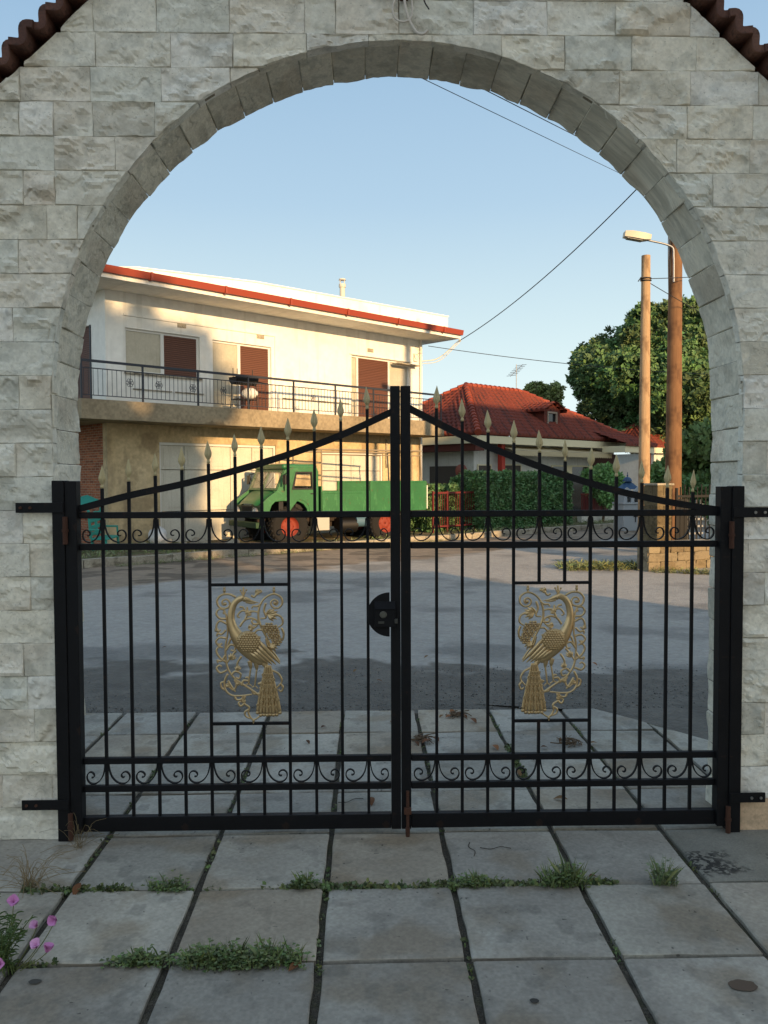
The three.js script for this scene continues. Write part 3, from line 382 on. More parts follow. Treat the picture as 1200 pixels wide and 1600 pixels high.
  const ltM = M('#4a4a46', .5, { metalness: .6 }); mesh('latch', rbox2(.010, .024, -.036, -.016, .004, .034, .002), ltM, lk); mesh('key_plate', rbox2(-.062, -.036, -.036, -.026, .028, .034, .001), ltM, lk);
  mesh('drop_bolt', [cyl(.0075, .0075, .20, -1.446, .105, .030), rbox2(-1.462, -1.430, .10, .13, .022, .042, .003), cyl(.011, .009, .05, -1.446, .012, .030)], rustM, gr);
  // posts
  for (const [s, x0, x1, top, bx, lab] of [[-1, -1.3715, -1.3175, 1.60, -1.525, 'left black steel gate post with wall brackets and rusty hinges'], [1, 1.6275, 1.6815, 1.565, 1.79, 'right black steel gate post with bolted wall brackets']]) {
    const p = thing('gate_post', lab, 'post', [(x0 + x1) / 2, 0, ZG], 0, 'gate posts'), c = (x0 + x1) / 2;
    mesh('post', rbox2(x0 - c, x1 - c, 0, top, -.025, .045, .004), ironM, p);
    for (const y of [s < 0 ? 1.482 : 1.448, s < 0 ? .168 : .164]) {
      const w = s < 0 ? [bx - c, x1 - c - .002] : [x0 - c + .002, bx - c], br = mesh('wall_bracket', rbox2(w[0], w[1], y - .022, y + .022, .0455, .0535, .002), ironM, p);
      for (const q of [.022, .064]) mesh('bolt', cyl(.0065, .0065, .005, s * (Math.abs(bx - c) - q), y, .056, Math.PI / 2, 0, 0, 10), s > 0 ? steelM : rustM, br);
      mesh('hinge', [cyl(.011, .011, .12, s < 0 ? x1 - c + .004 : x0 - c - .004, y - .10, .048), cyl(.014, .014, .012, s < 0 ? x1 - c + .004 : x0 - c - .004, y - .10, .048)], rustM, p);
    }
  }
}

/* ------------------------------------------------------------------ two-storey house on the left; local x along the facade, z outwards */
function shutter(w, h, x, y, z) { const g = [], n = Math.round(h / .055), d = h / n; g.push(box2(x, x + w, y, y + h, z - .02, z)); for (let i = 0; i < n; i++) g.push(place(new THREE.BoxGeometry(w, d * .86, .016), x + w / 2, y + (i + .5) * d, z + .004, -.22)); return g; }
{
  const h = thing('two_storey_house', 'white two-storey house with long balcony, brown roller shutters and red gutter', 'house', arr(P1), TH);
  const L = 11.92, D = -9;
  mesh('ground_floor_wall', [box2(0, 1.5, 0, 3.3, -.25, 0), box2(5.42, 7.2, 0, 3.3, -.25, 0), box2(9.95, L, 0, 3.3, -.25, 0), box2(1.5, 5.42, 2.84, 3.3, -.25, 0), box2(7.2, 9.95, 2.68, 3.3, -.25, 0), box2(L - .25, L, 0, 3.3, D, -.25), box2(.02, L, 0, 3.3, D - .2, D)], renderM, h);
  mesh('brick_side_wall', box2(0, .25, 0, 3.3, D, -.25), brickM, h);
  // upper wall pieces round the openings
  const op = [[.55, 2.80, 4.68, 5.84], [3.22, 5.28, 3.84, 5.82], [8.53, 11.30, 3.84, 5.92]];
  const up = []; let x = 0; for (const [a, b, y0, y1] of op) { up.push(box2(x, a, 3.8, 6.76, -.22, 0), box2(a, b, y1, 6.76, -.22, 0)); if (y0 > 3.9) up.push(box2(a, b, 3.8, y0, -.22, 0)); x = b; } up.push(box2(x, L, 3.8, 6.76, -.22, 0), box2(L - .22, L, 3.8, 6.76, D, -.22), box2(.02, L, 3.8, 6.76, D - .2, D), box2(0, .22, 3.8, 6.76, -.9, -.22), box2(0, .22, 5.95, 6.76, D, -.9), box2(0, .22, 3.8, 6.76, D, -3.0));
  mesh('upper_wall', up, plasterM, h);
  mesh('lintel_band', [box2(.5, 5.45, 6.15, 6.20, .001, .035), box2(5.40, 5.45, 3.82, 6.15, .001, .03), box2(8.45, 11.36, 5.93, 5.97, .001, .03)], plasterM, h);
  const sideSh = mesh('roller_shutter', shutter(2.1, 2.1, 0, 0, 0).map(g => g.rotateY(-Math.PI / 2).translate(.06, 3.84, -3.0)), shutterM, h, 'brown shutter round the corner');
  mesh('door_post', box2(-.03, .05, 3.82, 5.95, -.9, -.84), railM, h);
  // window and doors
  const win = (a, m1, b, y0, y1, nm) => {
    const fr = mesh(nm, [box2(a, b, y1 - .06, y1, -.14, -.07), box2(a, a + .05, y0, y1 - .06, -.14, -.07), box2(m1 - .05, m1 + .05, y0, y1 - .06, -.14, -.06), box2(b - .07, b, y0, y1 - .06, -.14, -.07), box2(a + .05, m1 - .05, y0, y0 + .05, -.14, -.07)], whiteM, h);
    mesh('frosted_panel', box2(a + .05, m1 - .05, y0 + .05, y1 - .06, -.12, -.10), paneM, fr); mesh('roller_shutter', shutter(b - .07 - m1 - .05, y1 - .06 - y0, m1 + .05, y0, -.085), shutterM, fr);
    if (nm === 'window') mesh('sill', box2(a - .04, b + .04, y0 - .05, y0 - .001, -.1, .07), concM, fr);
  };
  win(.55, 1.66, 2.80, 4.68, 5.84, 'window'); win(3.22, 4.15, 5.28, 3.84, 5.82, 'balcony_door');
  { const fr = mesh('balcony_door', [box2(8.53, 11.30, 5.86, 5.92, -.14, -.07), box2(8.80, 8.88, 3.84, 5.86, -.14, -.06), box2(10.26, 10.34, 3.84, 5.86, -.14, -.06), box2(11.22, 11.30, 3.84, 5.86, -.14, -.07)], whiteM, h); mesh('roller_shutter', shutter(1.38, 2.02, 8.88, 3.84, -.085), shutterM, fr); mesh('frosted_panel', [box2(10.34, 11.22, 3.84, 5.86, -.12, -.10)], paneM, fr); mesh('dark_pane', box2(8.53, 8.80, 3.84, 5.86, -.13, -.115), paneM, fr); mesh('rain_hood', box2(10.4, 11.5, 5.78, 5.82, .002, .30), concM, fr); }
  for (const [vx, vy] of [[2.1, 6.03], [4.75, 6.03], [9.25, 6.09]]) mesh('air_vent', [box2(vx, vx + .26, vy, vy + .12, .001, .02), box2(vx + .04, vx + .11, vy + .02, vy + .10, .02, .026), box2(vx + .15, vx + .22, vy + .02, vy + .10, .02, .026)], concM, h);
  mesh('wall_rail', [box2(.75, 1.9, 4.22, 4.25, .001, .03), box2(2.0, 2.9, 4.22, 4.25, .001, .03), box2(5.7, 8.4, 4.28, 4.32, .001, .03)], concM, h);
  // garage doors, panel by panel
  const garage = (a, b, top, nP, nm) => { const d = mesh(nm, [box2(a, b, top - .07, top, -.16, -.04), box2(a, a + .06, .02, top - .07, -.16, -.04), box2(b - .06, b, .02, top - .07, -.16, -.04)], whiteM, h), w = (b - a - .12) / nP; for (let i = 0; i < nP; i++) { const x0 = a + .06 + i * w + .01, x1 = a + .06 + (i + 1) * w - .01; for (const [y0, y1] of [[.04, .92], [.94, 2.08], [2.10, top - .08]]) { mesh('door_panel', [box2(x0, x1, y0, y1, -.13, -.10), box2(x0 + .10, x1 - .10, y0 + .10, y1 - .10, -.10, -.088)], panelM, d); } } return d; };
  garage(1.5, 5.42, 2.84, 5, 'garage_door'); garage(7.2, 9.95, 2.68, 4, 'garage_door');
  // balcony
  mesh('balcony_slab', [box2(-1.2, 11.75, 3.3, 3.78, 0, 1.2), box2(-1.2, 0, 3.3, 3.78, D + 1, 0)], ms(T.concrete, 4.6, { tint: '#e6dccb', rough: .95, bump: T.rough, bm: .5, bs: .004 }), h);
  const rl = mesh('balcony_railing', [box2(-1.18, 11.72, 4.68, 4.74, 1.09, 1.14), box2(-1.18, -1.13, 4.68, 4.74, D + 1, 1.09), box2(-1.17, 11.71, 4.52, 4.545, 1.105, 1.125), box2(-1.17, 11.71, 3.87, 3.89, 1.105, 1.125)], railM, h);
  const bal = new THREE.CylinderGeometry(.007, .007, .64, 5), pst = new THREE.BoxGeometry(.04, 1.06, .04);
  for (let i = 0; i < 106; i++) { const b = mesh('baluster', bal, railM, rl); b.position.set(-1.1 + i * .1215, 4.205, 1.115); }
  for (let i = 0; i < 16; i++) { const b = mesh('baluster', bal, railM, rl); b.position.set(-1.155, 4.205, .98 - i * .14); }
  for (let i = 0; i < 9; i++) { const b = mesh('railing_post', pst, railM, rl); b.position.set(-1.155 + i * 1.605, 4.18, 1.115); }
  for (const s of [.1, .9, 1.9, 2.85, 6, 8.2]) { const m = mesh('railing_rosette', [0, 1, 2, 3, 4, 5].map(k => place(new THREE.TorusGeometry(.045, .006, 5, 12), Math.cos(k * TAU / 6) * .06, Math.sin(k * TAU / 6) * .06, 0)), railM, rl); m.position.set(s, 4.25, 1.115); }
  // roof: projecting slab, gutter, parapet set back
  mesh('eaves_slab', [box2(-.66, 12.62, 6.76, 7.0, D, 1.2)], plasterM, h);
  const gp = [[0, 0], [.10, 0], [.14, .17], [.125, .175], [.09, .02], [0, .02]];
  mesh('gutter', [uvBox(extr(gp, 13.3).rotateY(-Math.PI / 2).translate(12.64, 6.87, 1.202)), ...[0, 1, 2, 3, 4, 5].map(i => box2(.6 + i * 2.2, .66 + i * 2.2, 6.85, 7.05, 1.203, 1.36))], gutterM, h);
  mesh('parapet', [uvBox(extr([[-.4, 7.0], [12.6, 7.0], [12.6, 7.60], [4.3, 7.50], [.6, 7.28], [-.4, 7.12]], .2).translate(0, 0, .42)), box2(12.4, 12.6, 7.0, 7.6, D, .42)], plasterM, h);
  mesh('coping', [uvBox(extr([[12.62, 7.605], [4.3, 7.505], [.6, 7.285], [-.42, 7.125], [-.42, 7.15], [.6, 7.315], [4.3, 7.54], [12.62, 7.64]], .26).translate(0, 0, .39))], plasterM, h);
  mesh('chimney_flue', [cyl(.10, .10, 1.15, 10.75, 8.45, -3), cyl(.13, .13, .12, 10.75, 9.03, -3), cyl(.12, .14, .05, 10.75, 9.26, -3), ...[0, 1, 2, 3].map(k => box(.02, .2, .02, 10.75 + Math.cos(k * 1.57) * .11, 9.16, -3 + Math.sin(k * 1.57) * .11)), box2(10.4, 11.1, 7.0, 7.95, -3.3, -2.7)], M('#c8bfae', .6), h);
  mesh('downpipe', [cyl(.045, .045, 3.3, 11.78, 1.65, .06), cyl(.045, .045, 2.9, 11.78, 5.3, .06)], whiteM, h);
  mesh('cable_bracket', [tube([[11.75, 6.0, .06], [12.2, 6.1, .5], [12.7, 6.74, 1.1]], .022), tube([[11.75, 5.92, .06], [12.2, 6.0, .5], [12.7, 6.66, 1.1]], .014), sph(.05, 12.7, 6.72, 1.1), place(new THREE.TorusGeometry(.09, .016, 6, 16), 11.55, 6.15, .08), rbox2(11.45, 11.62, 5.98, 6.26, .002, .07, .01)], whiteM, h);
  mesh('wall_lamp', [box2(10.06, 10.12, 2.2, 3.2, .002, .05)], concM, h);
}
{ // barbecue on the balcony
  const b = thing('barbecue', 'black half-drum barbecue standing on the balcony behind the railing', 'barbecue', arr(H1(3.8, 3.78, .7)), TH);
  const d = mesh('drum', [place(new THREE.CylinderGeometry(.2, .2, .74, 16, 1, false, Math.PI, Math.PI), 0, 0, 0, 0, 0, Math.PI / 2).translate(0, .92, 0), box2(-.38, .38, .915, .93, -.2, .2)], blackM, b);
  for (const x of [-.33, .33]) for (const z of [-.16, .16]) mesh('leg', rod([x, 0, z * 1.2], [x * .9, .86, z], .014), blackM, b);
  mesh('shelf', box2(-.32, .32, .30, .32, -.17, .17), blackM, b);
  for (const x of [-.36, -.22, .3]) mesh('spit_holder', rod([x, .9, 0], [x, 1.18, 0], .012), blackM, b);
  mesh('handle', rod([.38, .86, 0], [.85, .82, 0], .016), blackM, b);
  solo('white_sack', [sph(.2, 0, 0, 0, 1.2, .85, .8, 14).translate(...arr(H1(4.0, 4.28, .7)))], whiteM, 'white sack lying on the shelf of the black barbecue', 'sack');
}

/* ------------------------------------------------------------------ green truck; local x towards its tail, z towards the road */
{
  // parked a little askew: tail swung out towards the road
  const TT = 30.5 * Math.PI / 180, wd = 2.0, ax = V3(Math.cos(TT), 0, -Math.sin(TT)), az = V3(Math.sin(TT), 0, Math.cos(TT)), t = thing('flatbed_truck', 'old green four-wheel-drive truck with dropside bed and red wheels parked by the white house', 'truck', arr(V3(-2.043, -.2, -22.627).addScaledVector(ax, -.86).addScaledVector(az, -wd)), TT);
  // cab sides with door window opening
  const side = [[.02, .86], [.05, 1.16], [.30, 1.30], [.80, 1.50], [1.02, 2.06], [1.14, 2.13], [1.92, 2.13], [1.98, 2.02], [1.98, .86], [1.62, .86], [1.60, 1.00], [1.48, 1.14], [1.30, 1.22], [.98, 1.24], [.68, 1.22], [.50, 1.12], [.40, .98], [.38, .86]];
  const hole = [[1.12, 1.55], [1.22, 2.0], [1.74, 2.0], [1.76, 1.55]];
  const sideG = uvBox(extr(side, .05, .012, [hole]));
  mesh('cab_side', sideG.clone().translate(0, 0, wd - .05), truckM, t); mesh('cab_side', sideG.clone().translate(0, 0, 0), truckM, t);
  const door = mesh('door', uvBox(extr([[1.06, .92], [1.06, 1.5], [1.19, 2.04], [1.82, 2.04], [1.84, 1.5], [1.84, .92], [1.68, .92], [1.64, 1.1], [1.5, 1.22], [1.3, 1.28]].map(p => p), .012, .004, [hole]).translate(0, 0, wd + .012)), truckM, t);
  mesh('handle', rbox2(1.70, 1.82, 1.40, 1.43, wd + .028, wd + .05, .006), darkM, door); mesh('door_window', uvBox(extr(hole, .006).translate(0, 0, wd - .03)), glassM, t); mesh('window_frame', uvBox(extr([[1.10, 1.53], [1.205, 2.02], [1.76, 2.02], [1.78, 1.53]], .012, 0, [[[1.15, 1.575], [1.24, 1.98], [1.72, 1.98], [1.735, 1.575]]]).translate(0, 0, wd + .03)), darkM, door);
  // bonnet as a loft
  const sec = [[.02, 1.14, .52, .86], [.06, 1.22, .50, .86], [.30, 1.33, .40, .9], [.82, 1.52, .12, .9]], pos = [], idx = [], nS = 14;
  sec.forEach(([x, y, inset]) => { for (let j = 0; j <= nS; j++) { const a = j / nS, z = lerp(.05 + inset * .55, wd - .05 - inset * .55, a), yy = y - Math.pow(Math.abs(a - .5) * 2, 4) * .14 * (inset + .4); pos.push(x, yy, z); } });
  for (let i = 0; i < sec.length - 1; i++) for (let j = 0; j < nS; j++) { const a = i * (nS + 1) + j; idx.push(a, a + 1, a + nS + 1, a + 1, a + nS + 2, a + nS + 1); }
  const bg = new THREE.BufferGeometry(); bg.setAttribute('position', new THREE.Float32BufferAttribute(pos, 3)); bg.setIndex(idx); bg.computeVertexNormals(); uvBox(bg);
  mesh('bonnet', [bg], truckM, t);
  const fen = s => { const p = [], ix = []; [[.02, 1.14, .52], [.06, 1.20, .50], [.30, 1.30, .40], [.82, 1.50, .12]].forEach(([x, y, inset]) => { const zi = s ? wd - .05 - inset * .55 : .05 + inset * .55, zo = s ? wd : 0; for (let j = 0; j <= 5; j++) { const a = j / 5; p.push(x, (y - .14 * (inset + .4)) - .10 * a * a, lerp(zi, zo, a)); } }); for (let i = 0; i < 3; i++) for (let j = 0; j < 5; j++) { const a = i * 6 + j; ix.push(a, a + 1, a + 6, a + 1, a + 7, a + 6); } const g = new THREE.BufferGeometry(); g.setAttribute('position', new THREE.Float32BufferAttribute(p, 3)); g.setIndex(ix); g.computeVertexNormals(); return uvBox(g); };
  mesh('wing', fen(1), truckM, t); mesh('wing', fen(0), truckM, t);
  mesh('front_panel', [rbox2(0, .04, .74, 1.10, .06, wd - .06, .015)], truckDkM, t);
  mesh('grille', [...Array(9).keys()].map(i => box2(-.012, -.001, .82, 1.06, .66 + i * .085, .70 + i * .085)).concat([box2(-.016, -.001, .79, .82, .60, 1.45), box2(-.016, -.001, 1.06, 1.09, .60, 1.45)]), darkM, t);
  for (const z of [.36, wd - .36]) { const hl = mesh('headlight', [cyl(.13, .13, .07, -.03, .92, z, 0, 0, Math.PI / 2, 20), place(new THREE.TorusGeometry(.125, .016, 8, 22), -.066, .92, z, 0, Math.PI / 2)], greyMetalM, t); mesh('lens', sph(.115, -.055, .92, z, .3, 1, 1, 14), M('#c9c9be', .15), hl); }
  mesh('bumper', [rbox2(-.16, -.02, .50, .66, .02, wd - .02, .02), box2(-.04, .4, .52, .62, .35, .45), box2(-.04, .4, .52, .62, wd - .45, wd - .35)], truckDkM, t);
  // roof, windscreen, back wall
  mesh('cab_roof', [rbox(1.02, .15, wd - .06, .07, 1.47, 2.155, wd / 2, 0, 0, 0)], truckM, t);
  const wx = [[.80, 1.51], [1.02, 2.07]], ang = Math.atan2(wx[1][1] - wx[0][1], wx[1][0] - wx[0][0]), wl = .60;
  const fb = (z0, z1, t0, t1) => place(new THREE.BoxGeometry((t1 - t0) * wl, .04, z1 - z0), 0, 0, 0, 0, 0, ang).translate(lerp(wx[0][0], wx[1][0], (t0 + t1) / 2), lerp(wx[0][1], wx[1][1], (t0 + t1) / 2), (z0 + z1) / 2);
  mesh('windscreen_frame', [fb(.05, .13, 0, 1), fb(wd - .13, wd - .05, 0, 1), fb(.13, wd - .13, 0, .1), fb(.13, wd - .13, .9, 1), fb(wd / 2 - .03, wd / 2 + .03, .1, .9)].map(g => uvBox(g)), truckM, t); mesh('windscreen', [fb(.13, wd - .13, .1, .9).scale(1, 1, 1)].map(g => g), glassM, t);
  mesh('cab_back', [box2(1.90, 1.97, .86, 1.5, .05, wd - .05), box2(1.90, 1.97, 1.96, 2.1, .05, wd - .05), box2(1.90, 1.97, 1.5, 1.96, .05, .30), box2(1.90, 1.97, 1.5, 1.96, wd - .30, wd - .05)], truckM, t);
  mesh('cab_floor', [box2(.4, 1.9, .84, .9, .05, wd - .05), box2(.86, .98, .9, 1.42, .05, wd - .05)], darkM, t);
  mesh('seat', [rbox2(1.30, 1.75, .95, 1.2, .2, wd - .2, .05), rbox2(1.68, 1.82, 1.2, 1.62, .25, .9, .05), rbox2(1.68, 1.82, 1.2, 1.62, 1.15, 1.8, .05)], darkM, t);
  mesh('steering_wheel', place(new THREE.TorusGeometry(.21, .016, 8, 24), 1.10, 1.52, wd - .55, 0, 1.1, 0), blackM, t);
  for (const z of [-.02, wd + .02]) { const s = z > 1 ? 1 : -1; mesh('mirror', [rod([.98, 1.50, z], [.92, 1.95, z + s * .22], .012), rod([.92, 1.95, z + s * .22], [1.05, 2.0, z], .012), rbox(.05, .26, .16, .015, .90, 1.80, z + s * .22)], blackM, t); }
  mesh('wiper', [rod([.80, 1.56, .7], [.93, 1.88, .95], .008), rod([.80, 1.56, 1.2], [.93, 1.88, 1.45], .008)], blackM, t);
  // wheels
  for (const x of [.86, 3.96]) for (const z of [.03, wd - .39]) {
    const r = .54, w = .37, g = new THREE.Group(); g.name = 'wheel'; g.position.set(x, r - .02, z + w / 2); t.add(g);
    const ty = new THREE.LatheGeometry([[.27, -.15], [.36, -.18], [.47, -.185], [.53, -.15], [.54, 0], [.53, .15], [.47, .185], [.36, .18], [.27, .15]].map(p => new THREE.Vector2(...p)), 40).rotateX(Math.PI / 2), lugs = []; for (let i = 0; i < 26; i++) for (const s of [-1, 1]) lugs.push(box(.05, .035, .17, 0, .545, s * .09, 0, s * .5, 0).rotateZ((i + (s > 0 ? .5 : 0)) / 26 * TAU));
    mesh('tyre', [ty, ...lugs], tyreM, g); mesh('rim', [new THREE.LatheGeometry([[.02, .06], [.10, .09], [.12, .05], [.22, .03], [.25, .11], [.285, .145], [.29, .12], [.27, -.1], [.02, -.1]].map(p => new THREE.Vector2(...p)), 28).rotateX(Math.PI / 2), ...[...Array(6).keys()].map(i => cyl(.018, .018, .03, Math.cos(i * TAU / 6) * .16, Math.sin(i * TAU / 6) * .16, .055, Math.PI / 2, 0, 0, 6))], rimM, g); if (z < 1) g.rotation.y = Math.PI;
  }
  // chassis, bed
  mesh('chassis', [box2(.2, 6.2, .62, .78, .55, .67), box2(.2, 6.2, .62, .78, wd - .67, wd - .55), ...[.6, 1.6, 2.6, 3.6, 4.7, 5.9].map(x => box2(x, x + .1, .64, .76, .67, wd - .67)), cyl(.09, .09, wd - .6, 1.02, .52, wd / 2, Math.PI / 2), cyl(.09, .09, wd - .6, 4.72, .52, wd / 2, Math.PI / 2), sph(.22, 1.02, .52, wd / 2), sph(.22, 4.72, .52, wd / 2), box2(2.3, 3.1, .45, .7, .7, 1.3)], chassisM, t);
  const bed = mesh('bed_floor', [box2(2.10, 6.42, .86, .93, 0, wd), ...[2.4, 3.4, 4.4, 5.4, 6.1].map(x => box2(x, x + .08, .78, .86, .1, wd - .1))], chassisM, t);
  const board = (x0, x1, y1, z) => [rbox2(x0, x1, .88, y1, z, z + .04, .008), rbox2(x0, x1, y1 - .05, y1 + .01, z - .008, z + .048, .008), rbox2(x0, x1, .88, .93, z - .008, z + .048, .008), ...[0, .5, 1].map(k => rbox2(lerp(x0, x1 - .06, k), lerp(x0, x1 - .06, k) + .06, .88, y1, z - .006, z + .046, .006))];
  for (const z of [wd - .035, -.005]) { mesh('dropside', board(2.12, 4.02, 1.46, z), truckM, t); mesh('dropside', board(4.04, 6.42, 1.75, z), truckM, t, 'taller rear dropside panel'); }
  mesh('headboard', rbox2(2.10, 2.15, .9, 1.62, .03, wd - .03, .01), truckM, t); const tg = mesh('tailboard', rbox2(6.42, 6.47, .9, 1.75, .0, wd, .01), truckM, t); mesh('tail_post', [rbox2(6.47, 6.53, .92, 1.62, wd - .12, wd - .04, .01)], whiteM, tg);
  mesh('load_rack', [rod([2.16, .95, wd - .08], [2.16, 2.66, wd - .08], .025, 8), rod([6.36, .95, wd - .08], [6.24, 2.66, wd - .08], .025, 8), rod([2.16, .95, .08], [2.16, 2.66, .08], .025, 8), rod([6.36, .95, .08], [6.24, 2.66, .08], .025, 8), rod([2.0, 2.64, wd - .08], [6.3, 2.64, wd - .08], .025, 8), rod([2.0, 2.64, .08], [6.3, 2.64, .08], .025, 8), rod([2.16, 2.5, wd - .08], [6.3, 2.5, wd - .08], .016, 8), rod([2.16, 2.64, .08], [2.16, 2.64, wd - .08], .022, 8), rod([6.24, 2.64, .08], [6.24, 2.64, wd - .08], .022, 8), rod([1.3, 2.26, wd - .2], [2.16, 2.26, wd - .2], .02, 8), rod([1.3, 2.26, .2], [2.16, 2.26, .2], .02, 8)], M('#8a7c66', .6), t);
  mesh('toolbox', rbox2(1.98, 2.46, .38, .76, wd - .5, wd - .08, .02), M('#a8a8a2', .6), t); mesh('fuel_tank', [cyl(.22, .22, .7, 3.3, .5, wd - .35, 0, 0, Math.PI / 2, 18)], blackM, t); mesh('water_drum', cyl(.17, .17, .5, 3.85, .6, wd - .3, 0, 0, Math.PI / 2, 18), M('#4a6a80', .6), t);
  mesh('mudguard', [place(new THREE.CylinderGeometry(.66, .66, .42, 18, 1, true, -.9, 1.8), 4.72, .52, wd - .21, Math.PI / 2, 0, 0)], darkM, t); mesh('tail_light', rbox2(6.3, 6.48, .72, .84, wd - .35, wd - .1, .02), M('#a03018', .4), t);
  mesh('mudflap', [box2(5.32, 5.35, .3, .8, wd - .42, wd - .05)], whiteM, t);
  // the drawing above uses stations along the truck; set them to its real short wheelbase
  const st = [[-1, -1], [0, 0], [.8, .46], [1.02, .70], [1.12, .92], [1.76, 1.50], [1.98, 1.69], [2.1, 1.80], [4.03, 3.36], [6.42, 5.30], [8, 6.88]], fx = x => { let k = 0; while (k < st.length - 2 && x > st[k + 1][0]) k++; return lerp(st[k][1], st[k + 1][1], (x - st[k][0]) / (st[k + 1][0] - st[k][0])); };
  const done = new Set(); t.traverse(o => { if (!o.isMesh || ['tyre', 'rim'].includes(o.name) || done.has(o.geometry)) return; done.add(o.geometry); const P = o.geometry.attributes.position; for (let i = 0; i < P.count; i++) P.setX(i, fx(P.getX(i))); P.needsUpdate = true; });
}

/* ------------------------------------------------------------------ tiled bungalow on the right */
function tiledSlope(corners, rows, pitchU) {          // wavy pan tiles on a planar slope: corners a b (eave) c d (top, over b and a)
  const [a, b, c, d] = corners.map(p => V3(...p)), g = []; const eU = b.clone().sub(a).normalize(), nrm = V3().crossVectors(b.clone().sub(a), d.clone().sub(a).lengthSq() > 1e-6 ? d.clone().sub(a) : c.clone().sub(a)).normalize();
  for (let r = 0; r < rows; r++) {
    const t0 = r / rows, t1 = (r + 1.12) / rows, l0 = a.clone().lerp(d, t0), r0 = b.clone().lerp(c, t0), l1 = a.clone().lerp(d, Math.min(1, t1)), r1 = b.clone().lerp(c, Math.min(1, t1));
    const len = l0.distanceTo(r0), n = Math.max(1, Math.round(len / pitchU)) * 6;
    g.push(grid(n, 2, (u, v) => { const p = (v > .9 ? l1.clone().lerp(r1, u) : l0.clone().lerp(r0, u)), s = p.clone().sub(a).dot(eU), w = Math.sin(s / pitchU * TAU); p.addScaledVector(nrm, v < .1 ? -.05 : .035 * w + (v > .9 ? .0 : .045) + .055); return arr(p); }, p => [p[0] + p[2] * .7, p[1] * 1.8 + p[2]]));
  }
  return g;
}
function hipTiles(a, b, parent, m = ridgeM, step = .36) { const A = V3(...a), B = V3(...b), L = A.distanceTo(B), n = Math.max(1, Math.round(L / step)), d = B.clone().sub(A).normalize(), q = new THREE.Quaternion().setFromUnitVectors(V3(0, 1, 0), d), G = new THREE.CylinderGeometry(.095, .15, step * 1.12, 10); for (let i = 0; i < n; i++) { const t = mesh('ridge_tile', G, pick(m), parent); t.position.copy(A.clone().lerp(B, (i + .5) / n)).add(V3(0, .05, 0)); t.quaternion.copy(q); } }
const P2 = V3(4.41, -.2, -33), H2 = (s, h, o) => P2.clone().addScaledVector(U, s).addScaledVector(N, o).add(V3(0, h, 0));
